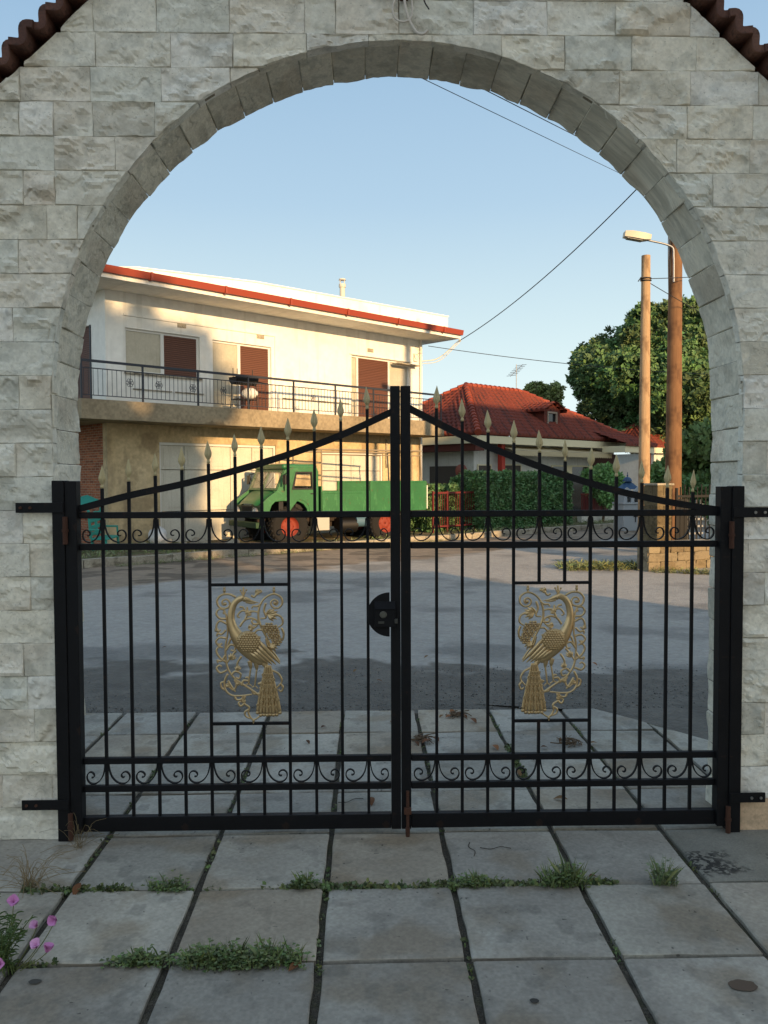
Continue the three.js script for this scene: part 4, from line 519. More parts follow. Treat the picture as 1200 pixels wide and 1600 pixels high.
{
  const h = thing('tiled_bungalow', 'low bungalow with red hipped tile roof, dormer and cream fascia behind the hedge', 'house', arr(P2), TH);
  const L = 12.2, D = -8, E = 3.62, rt = 4, RY = 6.1, pale = ms(T.plaster, 4, { tint: '#dfe2e4', rough: .9 });
  mesh('wall', [box2(.7, L - .7, 0, 3.3, -.95, -.75), box2(.7, .9, 0, 3.3, D + .7, -.95), box2(L - .9, L - .7, 0, 3.3, D + .7, -.95)], pale, h);
  mesh('fascia', [box2(.0, L, 3.24, 3.55, -.12, .0), box2(0, .12, 3.24, 3.55, D, -.12), box2(L - .12, L, 3.24, 3.55, D, -.12), box2(.12, L - .12, 3.30, 3.34, D + .1, -.12)], creamM, h);
  const roof = mesh('roof', [...tiledSlope([[0, E, .06], [L, E, .06], [L - rt, RY, -rt], [rt, RY, -rt]], 15, .26), ...tiledSlope([[0, E, D], [0, E, .06], [rt, RY, -rt], [rt, RY, -rt]], 15, .26), ...tiledSlope([[L, E, .06], [L, E, D], [L - rt, RY, -rt], [L - rt, RY, -rt]], 15, .26), ...tiledSlope([[L, E, D], [0, E, D], [rt, RY, -rt], [L - rt, RY, -rt]], 15, .26)], roofTileM, h); roof.userData.kind = 'stuff';
  hipTiles([0, E, .06], [rt, RY, -rt], h); hipTiles([L, E, .06], [L - rt, RY, -rt], h); hipTiles([rt, RY, -rt], [L - rt, RY, -rt], h); hipTiles([0, E, D], [rt, RY, -rt], h);
  // dormer
  { const d = new THREE.Group(); d.name = 'dormer'; d.position.set(6.55, 0, -1.0); h.add(d);
    mesh('dormer_wall', [box2(-.62, -.36, 4.1, 4.98, -1.6, 0), box2(.36, .62, 4.1, 4.98, -1.6, 0), box2(-.36, .36, 4.1, 4.20, -1.6, 0), box2(-.36, .36, 4.86, 4.98, -1.6, 0), uvBox(extr([[-.62, 4.98], [.62, 4.98], [0, 5.24]], .1).translate(0, 0, -.1))], ms(T.roof, 1, { tint: '#a08a7c' }), d);
    for (const q of [-1, 1]) mesh('dormer_roof', tiledSlope(q > 0 ? [[.86, 4.90, .22], [.86, 4.90, -2.6], [0, 5.28, -2.6], [0, 5.28, .22]] : [[-.86, 4.90, -2.6], [-.86, 4.90, .22], [0, 5.28, .22], [0, 5.28, -2.6]], 3, .26), roofTileM, d).userData.kind = 'stuff';
    mesh('dormer_window', [box2(-.36, .36, 4.2, 4.86, -.10, -.08)], darkGlassM, d); mesh('dormer_frame', [box2(-.38, -.31, 4.2, 4.88, -.06, .03), box2(.31, .38, 4.2, 4.88, -.06, .03), box2(-.31, .31, 4.80, 4.88, -.06, .03), box2(-.31, .31, 4.2, 4.26, -.06, .03)], M('#8d7f70', .7), d); }
  // windows, door, columns
  for (const [a, b, y0, y1] of [[.95, 1.75, 1.0, 2.36], [2.38, 3.80, 1.0, 2.38]]) { const w = mesh('window', [box2(a - .05, b + .05, y1, y1 + .05, -.75, -.70), box2(a - .05, a, y0, y1, -.75, -.70), box2(b, b + .05, y0, y1, -.75, -.70), box2(a - .08, b + .08, y0 - .06, y0, -.75, -.66)], creamM, h); mesh('roller_shutter', shutter(b - a, y1 - y0, a, y0, -.72), M('#4a423c', .7), w); }
  { const d = mesh('patio_door', [box2(6.1, 6.16, .1, 2.42, -.75, -.69), box2(6.16, 9.3, 2.36, 2.42, -.75, -.69), box2(7.3, 7.75, .1, 2.36, -.75, -.70), box2(9.24, 9.3, .1, 2.36, -.75, -.69)], creamM, h); mesh('glass', [box2(6.16, 7.3, .1, 2.36, -.749, -.735), box2(7.75, 9.24, .1, 2.36, -.749, -.735)], darkGlassM, d); }
  for (const s of [2.05]) mesh('column', box2(s - .1, s + .12, 0, 3.3, -.5, -.28), M('#b03a2c', .7), h);
  // left flank window and board
  mesh('side_window', box2(.67, .699, 1.1, 2.35, -3.2, -1.5), M('#4a423c', .7), h); mesh('notice_board', [box2(.66, .699, 1.15, 2.3, -5.2, -4.2)], M('#8f8a80', .8), h); mesh('side_beam', box2(.15, .7, 2.95, 3.3, D + .2, -.2), M('#5a2a22', .8), h);
  // awnings: rolled out part way, scalloped valance, white arms
  for (const [a, b] of [[2.1, 5.6], [5.9, 9.6]]) { const aw = new THREE.Group(); aw.name = 'awning'; h.add(aw); const n = 24; mesh('cloth', [grid(n, 3, (u, v) => [lerp(a, b, u), lerp(3.22, 2.98, v) + Math.sin(u * 9) * .01, lerp(-.74, .28, v)]), ...[...Array(n).keys()].map(i => { const x0 = lerp(a, b, i / n), x1 = lerp(a, b, (i + 1) / n), p = []; for (let k = 0; k <= 6; k++) p.push([lerp(x0, x1, k / 6), 2.80 - Math.sin(k / 6 * Math.PI) * .05]); return extr([[x0, 2.98], ...p, [x1, 2.98]], .006).translate(0, 0, .28); })], M('#b3a686', .9, { side: THREE.DoubleSide }), aw); for (const x of [lerp(a, b, .2), lerp(a, b, .8)]) mesh('arm', [rod([x, 3.02, -.7], [x + .55, 3.0, -.1], .025), rod([x + .55, 3.0, -.1], [x - .1, 2.96, .26], .025)], whiteM, aw); }
  // porch on the right
  const p = mesh('porch_fascia', [box2(9.2, 11.9, 3.02, 3.32, 1.1, 1.2), box2(9.2, 9.3, 3.02, 3.32, 0, 1.1), box2(11.8, 11.9, 3.02, 3.32, 0, 1.1), box2(9.3, 11.8, 3.10, 3.15, 0, 1.1)], creamM, h);
  const pr = mesh('porch_roof', [...tiledSlope([[9.1, 3.36, 1.3], [12.0, 3.36, 1.3], [12.0, 4.0, -.55], [9.1, 4.0, -.55]], 4, .26)], roofTileM, h); pr.userData.kind = 'stuff';
  mesh('porch_column', box2(11.55, 11.8, 0, 3.02, .85, 1.1), M('#8e2b20', .7), h); mesh('porch_wall', box2(9.3, 11.4, 0, 3.0, -.7, -.6), M('#4a2820', .8), h);
  solo('television_antenna', [rod(arr(H2(8.6, 5.2, -4.6)), arr(H2(8.6, 7.6, -4.6)), .02), ...[0, 1, 2, 3, 4, 5, 6].map(i => rod(arr(H2(8.2 + i * .14, 7.0 + i * .1, -4.9)), arr(H2(8.2 + i * .14, 7.0 + i * .1, -4.3)), .012)), rod(arr(H2(8.1, 6.95, -4.6)), arr(H2(9.15, 7.65, -4.6)), .014)], greyMetalM, 'thin metal television antenna above the red roof beside the tree', 'antenna');
}
{ // third roof behind the poles
  const h = thing('far_bungalow', 'small tiled house half hidden behind the wooden poles', 'house', [15.9, -.2, -46], TH - .15), rf = [[-.4, 3.55, .4], [4.2, 3.55, .4], [2.6, 4.95, -2], [1.2, 4.95, -2]];
  mesh('wall', box2(.2, 3.8, 0, 3.2, -4, 0), ms(T.plaster, 4, { tint: '#d6d8d8' }), h); mesh('fascia', [box2(-.4, 4.2, 3.2, 3.52, .24, .36)], creamM, h); mesh('roof', [...tiledSlope(rf, 9, .26), ...tiledSlope([[-.4, 3.55, -4.4], [-.4, 3.55, .4], [1.2, 4.95, -2], [1.2, 4.95, -2]], 9, .26), ...tiledSlope([[4.2, 3.55, .4], [4.2, 3.55, -4.4], [2.6, 4.95, -2], [2.6, 4.95, -2]], 9, .26)], roofTileM, h).userData.kind = 'stuff'; mesh('window', box2(1.2, 2.4, 1.1, 2.2, .001, .03), darkGlassM, h);
}
{ // round disc on a stalk by the flank of the bungalow
  const d = thing('satellite_dish', 'round brown dish on a thin post between the truck tail and the bungalow', 'dish', arr(H1(12.75, .0, 1.1)), .3);
  mesh('post', cyl(.025, .03, 2.25, 0, 1.12, 0), M('#6a4436', .8), d); mesh('dish', [place(new THREE.SphereGeometry(.42, 20, 6, 0, TAU, 0, .6), 0, -.36, 0).rotateX(Math.PI / 2).translate(0, 2.1, .06)], M('#6a3a2e', .8, { side: THREE.DoubleSide }), d);
}

/* ------------------------------------------------------------------ leaves, hedges, trees */
function leafGeo(n, len, wid, seed) { // a spray of folded leaflets
  const r = RNG(seed), pos = [], idx = []; for (let i = 0; i < n; i++) { const a = r() * TAU, t = (r() - .3) * 1.6, d = V3(Math.cos(a) * Math.cos(t), Math.sin(t) - .25, Math.sin(a) * Math.cos(t)).normalize(), s = V3().crossVectors(d, V3(r() - .5, 1, r() - .5)).normalize(), nn = V3().crossVectors(s, d), o = V3((r() - .5), (r() - .5), (r() - .5)).multiplyScalar(len * .9), l = len * (.7 + r() * .6), w = wid * (.7 + r() * .6), b = pos.length / 3; const add = v => pos.push(v.x, v.y, v.z); add(o); add(o.clone().addScaledVector(d, l * .5).addScaledVector(s, w).addScaledVector(nn, w * .3)); add(o.clone().addScaledVector(d, l)); add(o.clone().addScaledVector(d, l * .5).addScaledVector(s, -w).addScaledVector(nn, w * .3)); idx.push(b, b + 1, b + 2, b, b + 2, b + 3); }
  const g = new THREE.BufferGeometry(); g.setAttribute('position', new THREE.Float32BufferAttribute(pos, 3)); g.setIndex(idx); g.computeVertexNormals(); return g;
}
const crownLeaf = leafGeo(9, .28, .064, 3), bigLeaf = leafGeo(9, .55, .16, 4), hedgeLeaf = leafGeo(10, .09, .028, 5);
const lc = (h, s, l) => new THREE.Color().setHSL(h, s, l);
function crown(parent, c, rad, n, geo, seed, hue = [.22, .29], li = [.13, .26], lobes = 26, shellMin = .55) {
  const r = RNG(seed), mats = [], cols = [], L = [], q = new THREE.Quaternion(), e = new THREE.Euler();
  for (let i = 0; i < lobes; i++) { const a = r() * TAU, y = r() * 2 - 1, k = Math.sqrt(1 - y * y), d = .42 + r() * .52; L.push([V3(Math.cos(a) * k * d, y * d, Math.sin(a) * k * d), .16 + r() * .22, r()]); } L.push([V3(0, -.12, 0), .42, .5]);
  while (mats.length < n) { const [lc0, lr, tone] = L[Math.floor(r() * L.length)], a = r() * TAU, y = r() * 2 - 1, k = Math.sqrt(1 - y * y), rad1 = lr * (shellMin + (1 - shellMin) * Math.cbrt(r())); const p = V3(lc0.x + Math.cos(a) * k * rad1, lc0.y + y * rad1, lc0.z + Math.sin(a) * k * rad1); const P = V3(c[0] + p.x * rad[0], c[1] + p.y * rad[1], c[2] + p.z * rad[2]), s = .75 + r() * .6; e.set(r() * 6, r() * 6, r() * 6); mats.push(new THREE.Matrix4().compose(P, q.setFromEuler(e), V3(s, s, s))); cols.push(lc(lerp(hue[0], hue[1], clamp(tone * .5 + r() * .5)), .42 + r() * .16, lerp(li[0], li[1], clamp(tone * .4 + r() * .6)))); }
  return inst('crown', geo, leafM, mats, cols, parent);
}
function tree(name, label, pos, h, c, rad, n, geo, seed, o = {}) {
  const t = thing(name, label, 'tree', pos, 0, o.group), r = RNG(seed + 9), tr = o.trunk ?? .22, bark = o.bark ?? M('#5a4a3a', .95), lims = [limb([[0, -.1, 0, tr * 1.3], [.05, h * .3, .05, tr], [0, h * .62, 0, tr * .75], [.05, h * .95, 0, tr * .2]], 1, 9)];
  for (let i = 0; i < 9; i++) { const a = r() * TAU, y0 = h * (.34 + r() * .3), ex = Math.cos(a) * rad[0] * .7, ez = Math.sin(a) * rad[2] * .7; lims.push(tube([[0, y0, 0], [ex * .4, y0 + rad[1] * .3, ez * .4], [ex, y0 + rad[1] * (.5 + r() * .5), ez]], tr * .25, 8, 6)); }
  mesh('trunk', lims, bark, t); crown(t, c, rad, n, geo, seed, o.hue, o.li, o.lobes, o.shell); return t;
}
function hedge(name, label, s0, s1, o0, o1, h, n, seed, liK = 1) {
  const t = thing(name, label, 'hedge', arr(H1((s0 + s1) / 2, 0.02, (o0 + o1) / 2)), TH, 'clipped hedges in front of the bungalow'), r = RNG(seed), mats = [], cols = [], q = new THREE.Quaternion(), e = new THREE.Euler(), w = (s1 - s0) / 2, d = (o1 - o0) / 2;
  mesh('hedge_core', [box2(-w + .18, w - .18, 0, h - .22, -d + .2, d - .2)], M('#5b5238', 1), t);  // solid box stands in for the shaded inside of the hedge
  for (let i = 0; i < n; i++) { let x, y, z; const f = r(); const bx = () => (r() * 2 - 1) * w, bump = (a, b) => (nz(a * 3 + seed, b * 3, 7, 3) - .5) * .26; if (f < .55) { x = bx(); y = r() * h; z = d + bump(x, y) - r() * .18; } else if (f < .85) { x = bx(); z = (r() * 2 - 1) * d; y = h + bump(x, z) - r() * .16; } else { z = (r() * 2 - 1) * d; y = r() * h; x = (r() < .5 ? -1 : 1) * (w + bump(z, y) - r() * .16); } if (y > h - .3 && Math.abs(x) > w - .25) y -= .14; e.set(r() * 6, r() * 6, r() * 6); const s = .8 + r() * .7; mats.push(new THREE.Matrix4().compose(V3(x, y, z), q.setFromEuler(e), V3(s, s, s))); cols.push(lc(.27 + r() * .06, .38 + r() * .15, (.10 + r() * .10) * liK)); }
  inst('foliage', hedgeLeaf, leafM, mats, cols, t);
}
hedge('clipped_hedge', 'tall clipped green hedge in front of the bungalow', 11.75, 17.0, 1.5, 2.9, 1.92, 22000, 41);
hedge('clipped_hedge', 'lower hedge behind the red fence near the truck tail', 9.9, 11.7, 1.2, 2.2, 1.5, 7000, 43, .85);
tree('walnut_tree', 'large leafy walnut tree behind the red roof and wooden poles', [18.3, -.2, -50], 9.5, [0, 7.9, 0], [5.4, 4.6, 5.2], 27000, crownLeaf, 51, { trunk: .3, lobes: 110, hue: [.24, .32], li: [.04, .15] });
tree('round_tree', 'small tree top peeping over the ridge of the red roof', [12.9, -.2, -60], 6.6, [0, 7.1, 0], [1.7, 1.5, 1.7], 1500, crownLeaf, 53, { trunk: .12, lobes: 14, hue: [.20, .26], li: [.10, .2] });
tree('garden_tree', 'dark green bushy tree behind the black side gate at the right', [9.6, -.2, -21], 2.4, [0, 1.9, 0], [1.9, 1.35, 1.4], 6000, leafGeo(9, .16, .045, 8), 55, { trunk: .1, hue: [.25, .31], li: [.09, .17] });
tree('garden_tree', 'bright green shrub between the two wooden poles', [9.25, -.2, -24.5], 1.4, [0, 1.6, 0], [1.05, 1.05, 1.0], 3600, leafGeo(9, .14, .04, 9), 57, { trunk: .06, hue: [.25, .30], li: [.12, .22] });
tree('garden_tree', 'small shrub with pale blossom beside the bungalow porch', [9.55, -.2, -33.4], 1.5, [0, 1.75, 0], [.75, 1.0, .7], 2000, leafGeo(9, .14, .04, 10), 59, { trunk: .05, hue: [.26, .32], li: [.14, .3] });

/* ------------------------------------------------------------------ fences, shrine, stone wall */
{
  const f = thing('red_fence', 'low red metal fence in front of the small hedge by the truck', 'fence', arr(H1(9.7, 0, 2.55)), TH); mesh('rail', [box2(0, 2.1, 1.33, 1.39, -.02, .02), box2(0, 2.1, .25, .30, -.02, .02)], redM, f); for (let i = 0; i <= 3; i++) mesh('post', box2(i * .68, i * .68 + .05, 0, 1.42, -.025, .025), redM, f); const b = new THREE.BoxGeometry(.016, 1.04, .016); for (let i = 0; i < 20; i++) { const m = mesh('baluster', b, redM, f); m.position.set(.06 + i * .104, .815, 0); }
  const g = thing('red_fence', 'red railing on a low white wall beside the little shrine', 'fence', arr(H1(18.6, 0, 2.3)), TH); mesh('base_wall', box2(-.1, 2.3, 0, .42, -.1, .1), ms(T.plaster, 3, { tint: '#d8d8d4' }), g); mesh('rail', [box2(0, 2.0, 1.16, 1.21, -.02, .02), box2(0, 2.0, .46, .50, -.02, .02)], redM, g); for (let i = 0; i < 19; i++) { const m = mesh('baluster', new THREE.BoxGeometry(.03, .68, .03), redM, g); m.position.set(.06 + i * .105, .83, 0); } mesh('pillar', rbox2(2.02, 2.3, .42, 1.42, -.14, .14, .01), ms(T.plaster, 3, { tint: '#d8d8d4' }), g);
}
{ // wayside shrine
  const sp = [9.15, -.2, -28.7], s = thing('wayside_shrine', 'little white chapel-shaped shrine with a blue roof on a white plinth', 'shrine', sp, .25), w = M('#a3a8ac', .8), bl = M('#27486a', .6);
  mesh('plinth', [rbox2(-.42, .42, 0, .92, -.32, .32, .01), box2(-.46, .46, .92, .98, -.36, .36)], w, s); mesh('cross', [box2(.03, .06, .30, .62, .321, .335), box2(-.03, .12, .48, .51, .321, .335)], darkM, s);
  mesh('chapel_wall', [box2(-.38, -.34, .98, 1.36, -.28, .28), box2(.34, .38, .98, 1.36, -.28, .28), box2(-.34, .34, .98, 1.36, -.28, -.24), box2(-.34, -.26, .98, 1.36, .24, .28), box2(-.10, .02, .98, 1.36, .24, .28), box2(.20, .34, .98, 1.36, .24, .28), box2(-.34, .34, 1.32, 1.36, -.24, .24)], w, s);
  mesh('gable', [uvBox(extr([[-.04, 1.36], [.42, 1.36], [.19, 1.56]], .06, 0, [[[.13, 1.39], [.25, 1.39], [.19, 1.48]]]).translate(0, 0, .26)), uvBox(extr([[-.46, 1.36], [-.08, 1.36], [-.27, 1.5]], .06).translate(0, 0, .26))], w, s);
  mesh('roof', [place(new THREE.ConeGeometry(.46, .34, 4), -.05, 1.60, 0, 0, .785, 0).scale(1, 1, .8), place(new THREE.SphereGeometry(.16, 16, 8, 0, TAU, 0, 1.6), -.08, 1.70, 0), sph(.03, -.08, 1.90, 0), rod([-.08, 1.86, 0], [-.08, 2.02, 0], .012)], bl, s);
}
{ // stone wall with block pillar and black side gate, right behind the jamb
  const w = thing('rubble_wall', 'low wall of pale rubble stones at the corner by the wooden poles', 'wall', [5.46, -.22, -15.95], .42), sm = ['#8c8270', '#847862', '#968c78', '#7c705c'].map(t => ms(T.stone, .9, { tint: t, rough: .95, bump: T.ledge, bm: .7, bs: .012 }));
  mesh('mortar', box2(0, 4.6, 0, .53, -.30, -.012), mortarM, w); mesh('coping', rbox2(-.03, 4.6, .53, .57, -.33, .03, .008), concM, w);
  const rows = [[0, .19], [.19, .36], [.36, .53]]; rows.forEach(([y0, y1], j) => { let x = 0; while (x < 4.5) { const l = rr(.24, .5), x1 = Math.min(4.6, x + l), t = () => rr(.006, .03), pts = [[x + t(), y0 + t()], [lerp(x, x1, .5), y0 + rr(.004, .02)], [x1 - t(), y0 + t()], [x1 - rr(.004, .014), lerp(y0, y1, .5)], [x1 - t(), y1 - t()], [lerp(x, x1, .4), y1 - rr(.004, .016)], [x + t(), y1 - t()], [x + rr(.004, .014), lerp(y0, y1, .5)]]; mesh('stone', uvBox(extr(pts, .03, .01).translate(0, 0, -.02 + rr(-.006, .01)), rr(0, 9), rr(0, 9)), pick(sm), w); x = x1; } });
  const p = thing('block_pillar', 'square gate pillar of pale concrete blocks behind the rubble wall', 'pillar', [6.12, -.2, -17.3], .42), bm = ['#968c76', '#8e846c', '#a0967e'].map(t => ms(T.concrete, .8, { tint: t, rough: .95 })); mesh('core', box2(-.19, .19, 0, 1.66, -.19, .19), mortarM, p);
  for (let k = 0; k < 8; k++) for (const [rot, ox] of [[0, 0], [Math.PI / 2, 1], [-Math.PI / 2, 1]]) { const cutx = (k + ox) % 2 ? -.04 : .05; for (const [a, b] of [[-.2, cutx - .005], [cutx + .005, .2]]) { const m = mesh('block', rbox2(a, b, k * .206 + .005, (k + 1) * .206 - .005, .188, .206, .004), pick(bm), p); m.rotation.y = rot; } }
  mesh('cap', rbox2(-.23, .23, 1.655, 1.70, -.23, .23, .01), concM, p);
  const g = thing('side_gate', 'black iron side gate with a pale lattice panel beside the block pillar', 'gate', [6.42, -.2, -17.1], .42); mesh('frame', [box2(0, .05, 0, 1.6, -.02, .02), box2(1.6, 1.65, 0, 1.6, -.02, .02), box2(.05, 1.6, 1.4, 1.45, -.02, .02), box2(.05, 1.6, .12, .17, -.02, .02), box2(.05, .34, .2, 1.38, -.02, .0)], blackM, g); for (let i = 0; i < 13; i++) mesh('bar', box2(.12 + i * .118, .138 + i * .118, .17, 1.62 + (i % 2) * .05, -.01, .01), blackM, g);
  mesh('lattice', [...[0, 1, 2, 3].map(i => box2(.36 + i * .12, .40 + i * .12, .3, 1.35, -.05, -.03)), ...[...Array(7).keys()].map(i => box2(.34, .80, .32 + i * .15, .36 + i * .15, -.03, -.02))], M('#8b8f96', .6), g);
}

/* ------------------------------------------------------------------ poles, lamp, cables */
function pole(label, x, z, h, r0, r1, m, extra) { const p = thing('utility_pole', label, 'pole', [x, -.3, z], 0, 'wooden utility poles'); const g = new THREE.CylinderGeometry(r1, r0, h, 18, 24); const P = g.attributes.position; for (let i = 0; i < P.count; i++) { const y = P.getY(i), k = 1 + (nz(y * 2 + x, Math.atan2(P.getZ(i), P.getX(i)) * 2, 3, 2) - .5) * .06; P.setX(i, P.getX(i) * k); P.setZ(i, P.getZ(i) * k); } g.computeVertexNormals(); const uv = g.attributes.uv; for (let i = 0; i < uv.count; i++) uv.setXY(i, uv.getX(i) * .9, uv.getY(i) * h); mesh('shaft', g.translate(0, h / 2, 0), m, p); return p; }
const TP = V3(7.26, 0, -19.5), SPo = V3(6.16, 0, -18.3);
{
  const a = pole('shorter pale wooden pole, left of the pair by the rubble wall', SPo.x, SPo.z, 6.78, .135, .095, woodM); mesh('wire_wrap', [place(new THREE.TorusGeometry(.112, .014, 6, 18), 0, 6.28, 0, Math.PI / 2), place(new THREE.TorusGeometry(.112, .014, 6, 18), 0, 6.24, 0, Math.PI / 2 + .12), rod([-.12, 6.3, .05], [-.2, 6.2, .1], .012)], darkM, a);
  const b = pole('taller reddish wooden pole carrying the street lamp', TP.x, TP.z, 9.7, .20, .135, woodDkM); mesh('riser_cable', [tube([[-.16, 6.6, .12], [-.17, 7.2, .1], [-.16, 9.4, .08]], .014), tube([[-.19, 6.2, .10], [-.21, 7.4, .1], [-.15, 9.5, .08]], .010)], blackM, b); mesh('insulator', [cyl(.05, .06, .12, 0, 9.75, 0), rod([-.3, 9.35, 0], [.3, 9.35, 0], .03), cyl(.04, .05, .1, -.28, 9.43, 0), cyl(.04, .05, .1, .28, 9.43, 0)], M('#6a5a4c', .6), b);
  const l = thing('street_lamp', 'grey street lamp head on a bent arm fixed to the tall pole', 'street lamp', [TP.x, 0, TP.z + .17]); mesh('arm', [tube([[-.10, 6.15, 0], [-.11, 6.75, 0], [-.13, 6.93, 0], [-.25, 7.0, 0], [-.72, 7.11, 0]], .024, 40, 8)], greyMetalM, l);
  const hg = new THREE.BoxGeometry(.62, .15, .24, 4, 2, 3); { const P = hg.attributes.position; for (let i = 0; i < P.count; i++) { const x = P.getX(i), k = x > .2 ? .55 : x < -.2 ? .8 : 1; P.setZ(i, P.getZ(i) * k); if (P.getY(i) < 0) P.setY(i, P.getY(i) * (x > .2 ? .5 : 1)); if (P.getY(i) > 0) P.setY(i, P.getY(i) * (x < -.25 ? .7 : 1)); } hg.computeVertexNormals(); }
  const hd = mesh('lamp_head', place(hg, -.96, 7.20, 0, 0, 0, -.17), M('#b9b2a0', .5), l); mesh('lens', place(new THREE.BoxGeometry(.36, .05, .17), -1.03, 7.135, 0, 0, 0, -.17), M('#7c7a70', .2), hd);
  const cable = (label, A, B, sag, r, g = 'overhead cables') => { const p = []; for (let i = 0; i <= 24; i++) { const t = i / 24; p.push(A.clone().lerp(B, t).add(V3(0, -sag * 4 * t * (1 - t), 0))); } return solo('overhead_cable', new THREE.TubeGeometry(new THREE.CatmullRomCurve3(p), 60, r, 5), M('#23262c', .7), label, 'cable', g); };
  const top = V3(TP.x, 9.05, TP.z);
  cable('thick black cable sagging from the white house corner to the tall pole', H1(12.7, 6.72, 1.1), V3(TP.x - .1, 9.2, TP.z), .35, .015);
  // two spans that come from the next pole behind the gateway
  cable('thin wire crossing the sky under the crown of the arch, upper one', V3(7.33, 8.33, -19.45), V3(-4.99, 4.19, -.28), .0, .0065); cable('fainter wire just below it across the sky', V3(7.33, 8.02, -19.45), V3(-4.99, 4.06, -.28), .0, .0045);
  pole('short service pole in the yard, outside the view to the left', -5.0, -.3, 4.8, .11, .09, woodM);
  cable('low wire running in front of the walnut tree', V3(2.2, 6.25, -29.2), V3(16.5, 5.3, -30.4), .25, .012);
  cable('short tie wire between the two wooden poles, upper', V3(SPo.x, 5.98, SPo.z), V3(TP.x + 2.4, 6.75, TP.z - 1.3), .03, .009); cable('short tie wire between the two wooden poles, lower', V3(SPo.x, 5.94, SPo.z), V3(TP.x + 2.5, 5.1, TP.z - 1.4), .04, .009);
}

/* ------------------------------------------------------------------ lamp bracket and loose flex on the gateway */
{
  const c = thing('lamp_bracket', 'rusty lamp bracket with loose white flex above the crown of the arch', 'bracket', [.155, 3.66, W + .02]);
  mesh('plate', [rbox2(-.11, .10, .035, .10, 0, .03, .005), rbox2(.0, .035, -.005, .05, 0, .04, .004)], rustM, c);
  mesh('white_flex', [tube([[.02, .06, .03], [.018, 0, .035], [.025, -.06, .035], [.05, -.12, .03], [.075, -.155, .035], [.10, -.160, .04], [.118, -.148, .045]], .0058, 40, 8), tube([[.01, .05, .03], [-.02, -.01, .03], [-.032, -.05, .03], [-.022, -.09, .03], [.012, -.108, .034], [.045, -.09, .03], [.052, -.04, .03], [.04, .04, .03]], .0042, 46, 7)], M('#cfc6bb', .6), c);
  mesh('thin_wire', tube([[.10, .06, .01], [.105, -.01, .014], [.125, -.045, .016]], .003, 16, 6), darkM, c);
}

/* ------------------------------------------------------------------ weeds, flowers, litter in the paving */
function tuft(name, label, x, z, w, d, h, n, seed, o = {}) {
  const r = RNG(seed), pos = [], idx = [], col = []; const hue = o.hue ?? [.19, .27], li = o.li ?? [.07, .18], blade = o.blade ?? .5;
  for (let i = 0; i < n; i++) {
    const bx = (r() + r() - 1) * w * 1.15, bz = (r() + r() - 1) * d * 1.1, k = (1 - .45 * Math.hypot(bx / (w + .01), bz / (d + .01))) * (.45 + 1.1 * sstep(.3, .7, nz(bx * 26 + seed, bz * 26, 3, 2))), H = h * (.35 + .65 * r()) * k, a = r() * TAU, lean = r() * .9, isB = r() < blade, ww = isB ? .0022 : .0055 + r() * .004, tx = Math.cos(a) * H * lean, tz = Math.sin(a) * H * lean, sx = -Math.sin(a) * ww, sz = Math.cos(a) * ww, b = pos.length / 3, y0 = isB ? -.01 : H * .35 * r(), c = lc(lerp(hue[0], hue[1], r()), (o.sat ?? .5) * (.7 + r() * .5), lerp(li[0], li[1], r()));
    if (isB) { pos.push(bx - sx, y0, bz - sz, bx + sx, y0, bz + sz, bx + tx * .5 + sx * .8, H * .6, bz + tz * .5 + sz * .8, bx + tx, H, bz + tz); idx.push(b, b + 1, b + 2, b, b + 2, b + 3); }
    else { const L = .010 + r() * .012, ex = bx + tx * .6, ez = bz + tz * .6, ey = y0 + H * .4; pos.push(ex, ey, ez, ex + Math.cos(a) * L * .5 + sx, ey + L * .25, ez + Math.sin(a) * L * .5 + sz, ex + Math.cos(a) * L, ey + L * .1, ez + Math.sin(a) * L, ex + Math.cos(a) * L * .5 - sx, ey + L * .25, ez + Math.sin(a) * L * .5 - sz); idx.push(b, b + 1, b + 2, b, b + 2, b + 3); }
    for (let q = 0; q < 4; q++) col.push(c.r, c.g, c.b);
  }
  const g = new THREE.BufferGeometry(); g.setAttribute('position', new THREE.Float32BufferAttribute(pos, 3)); g.setAttribute('color', new THREE.Float32BufferAttribute(col, 3)); g.setIndex(idx); g.computeVertexNormals();
  const m = new THREE.Mesh(g, weedM); m.name = numbered(name); m.position.set(x, 0, z); m.castShadow = m.receiveShadow = true; scene.add(m); return tag(m, label, 'weed', o.group);
}
const weedM = leafMat({ vertexColors: true, roughness: .8 }), zR = k => Z0 + k * PZ, xJ = k => X0 + k * PX;
tuft('weed_clump', 'largest bushy weed clump in the second joint before the gate', -.42, zR(2) + .01, .20, .045, .08, 2000, 201, { blade: .3 });
tuft('weed_clump', 'small weed to the left of the largest clump', -.76, zR(2), .10, .03, .05, 500, 203, { blade: .3 });
tuft('weed_clump', 'grassy tuft with tall blades where two joints cross before the right leaf', .77, zR(1) + .01, .08, .03, .10, 520, 205, { blade: .5 });
tuft('weed_clump', 'single branching weed in the joint at the far right before the gate', 1.17, zR(1) + .01, .045, .025, .09, 200, 207, { blade: .45, li: [.10, .2], sat: .4 });
tuft('weed_clump', 'tuft at the crossing left of centre in the first joint', -.78, zR(1), .07, .03, .06, 420, 209, {});
tuft('weed_clump', 'small green tuft by the middle of the first joint', .40, zR(1) + .005, .09, .025, .05, 460, 211, {});
tuft('weed_clump', 'tiny tuft beside the centre joint crossing', -.245, zR(1), .05, .02, .05, 260, 213, {});
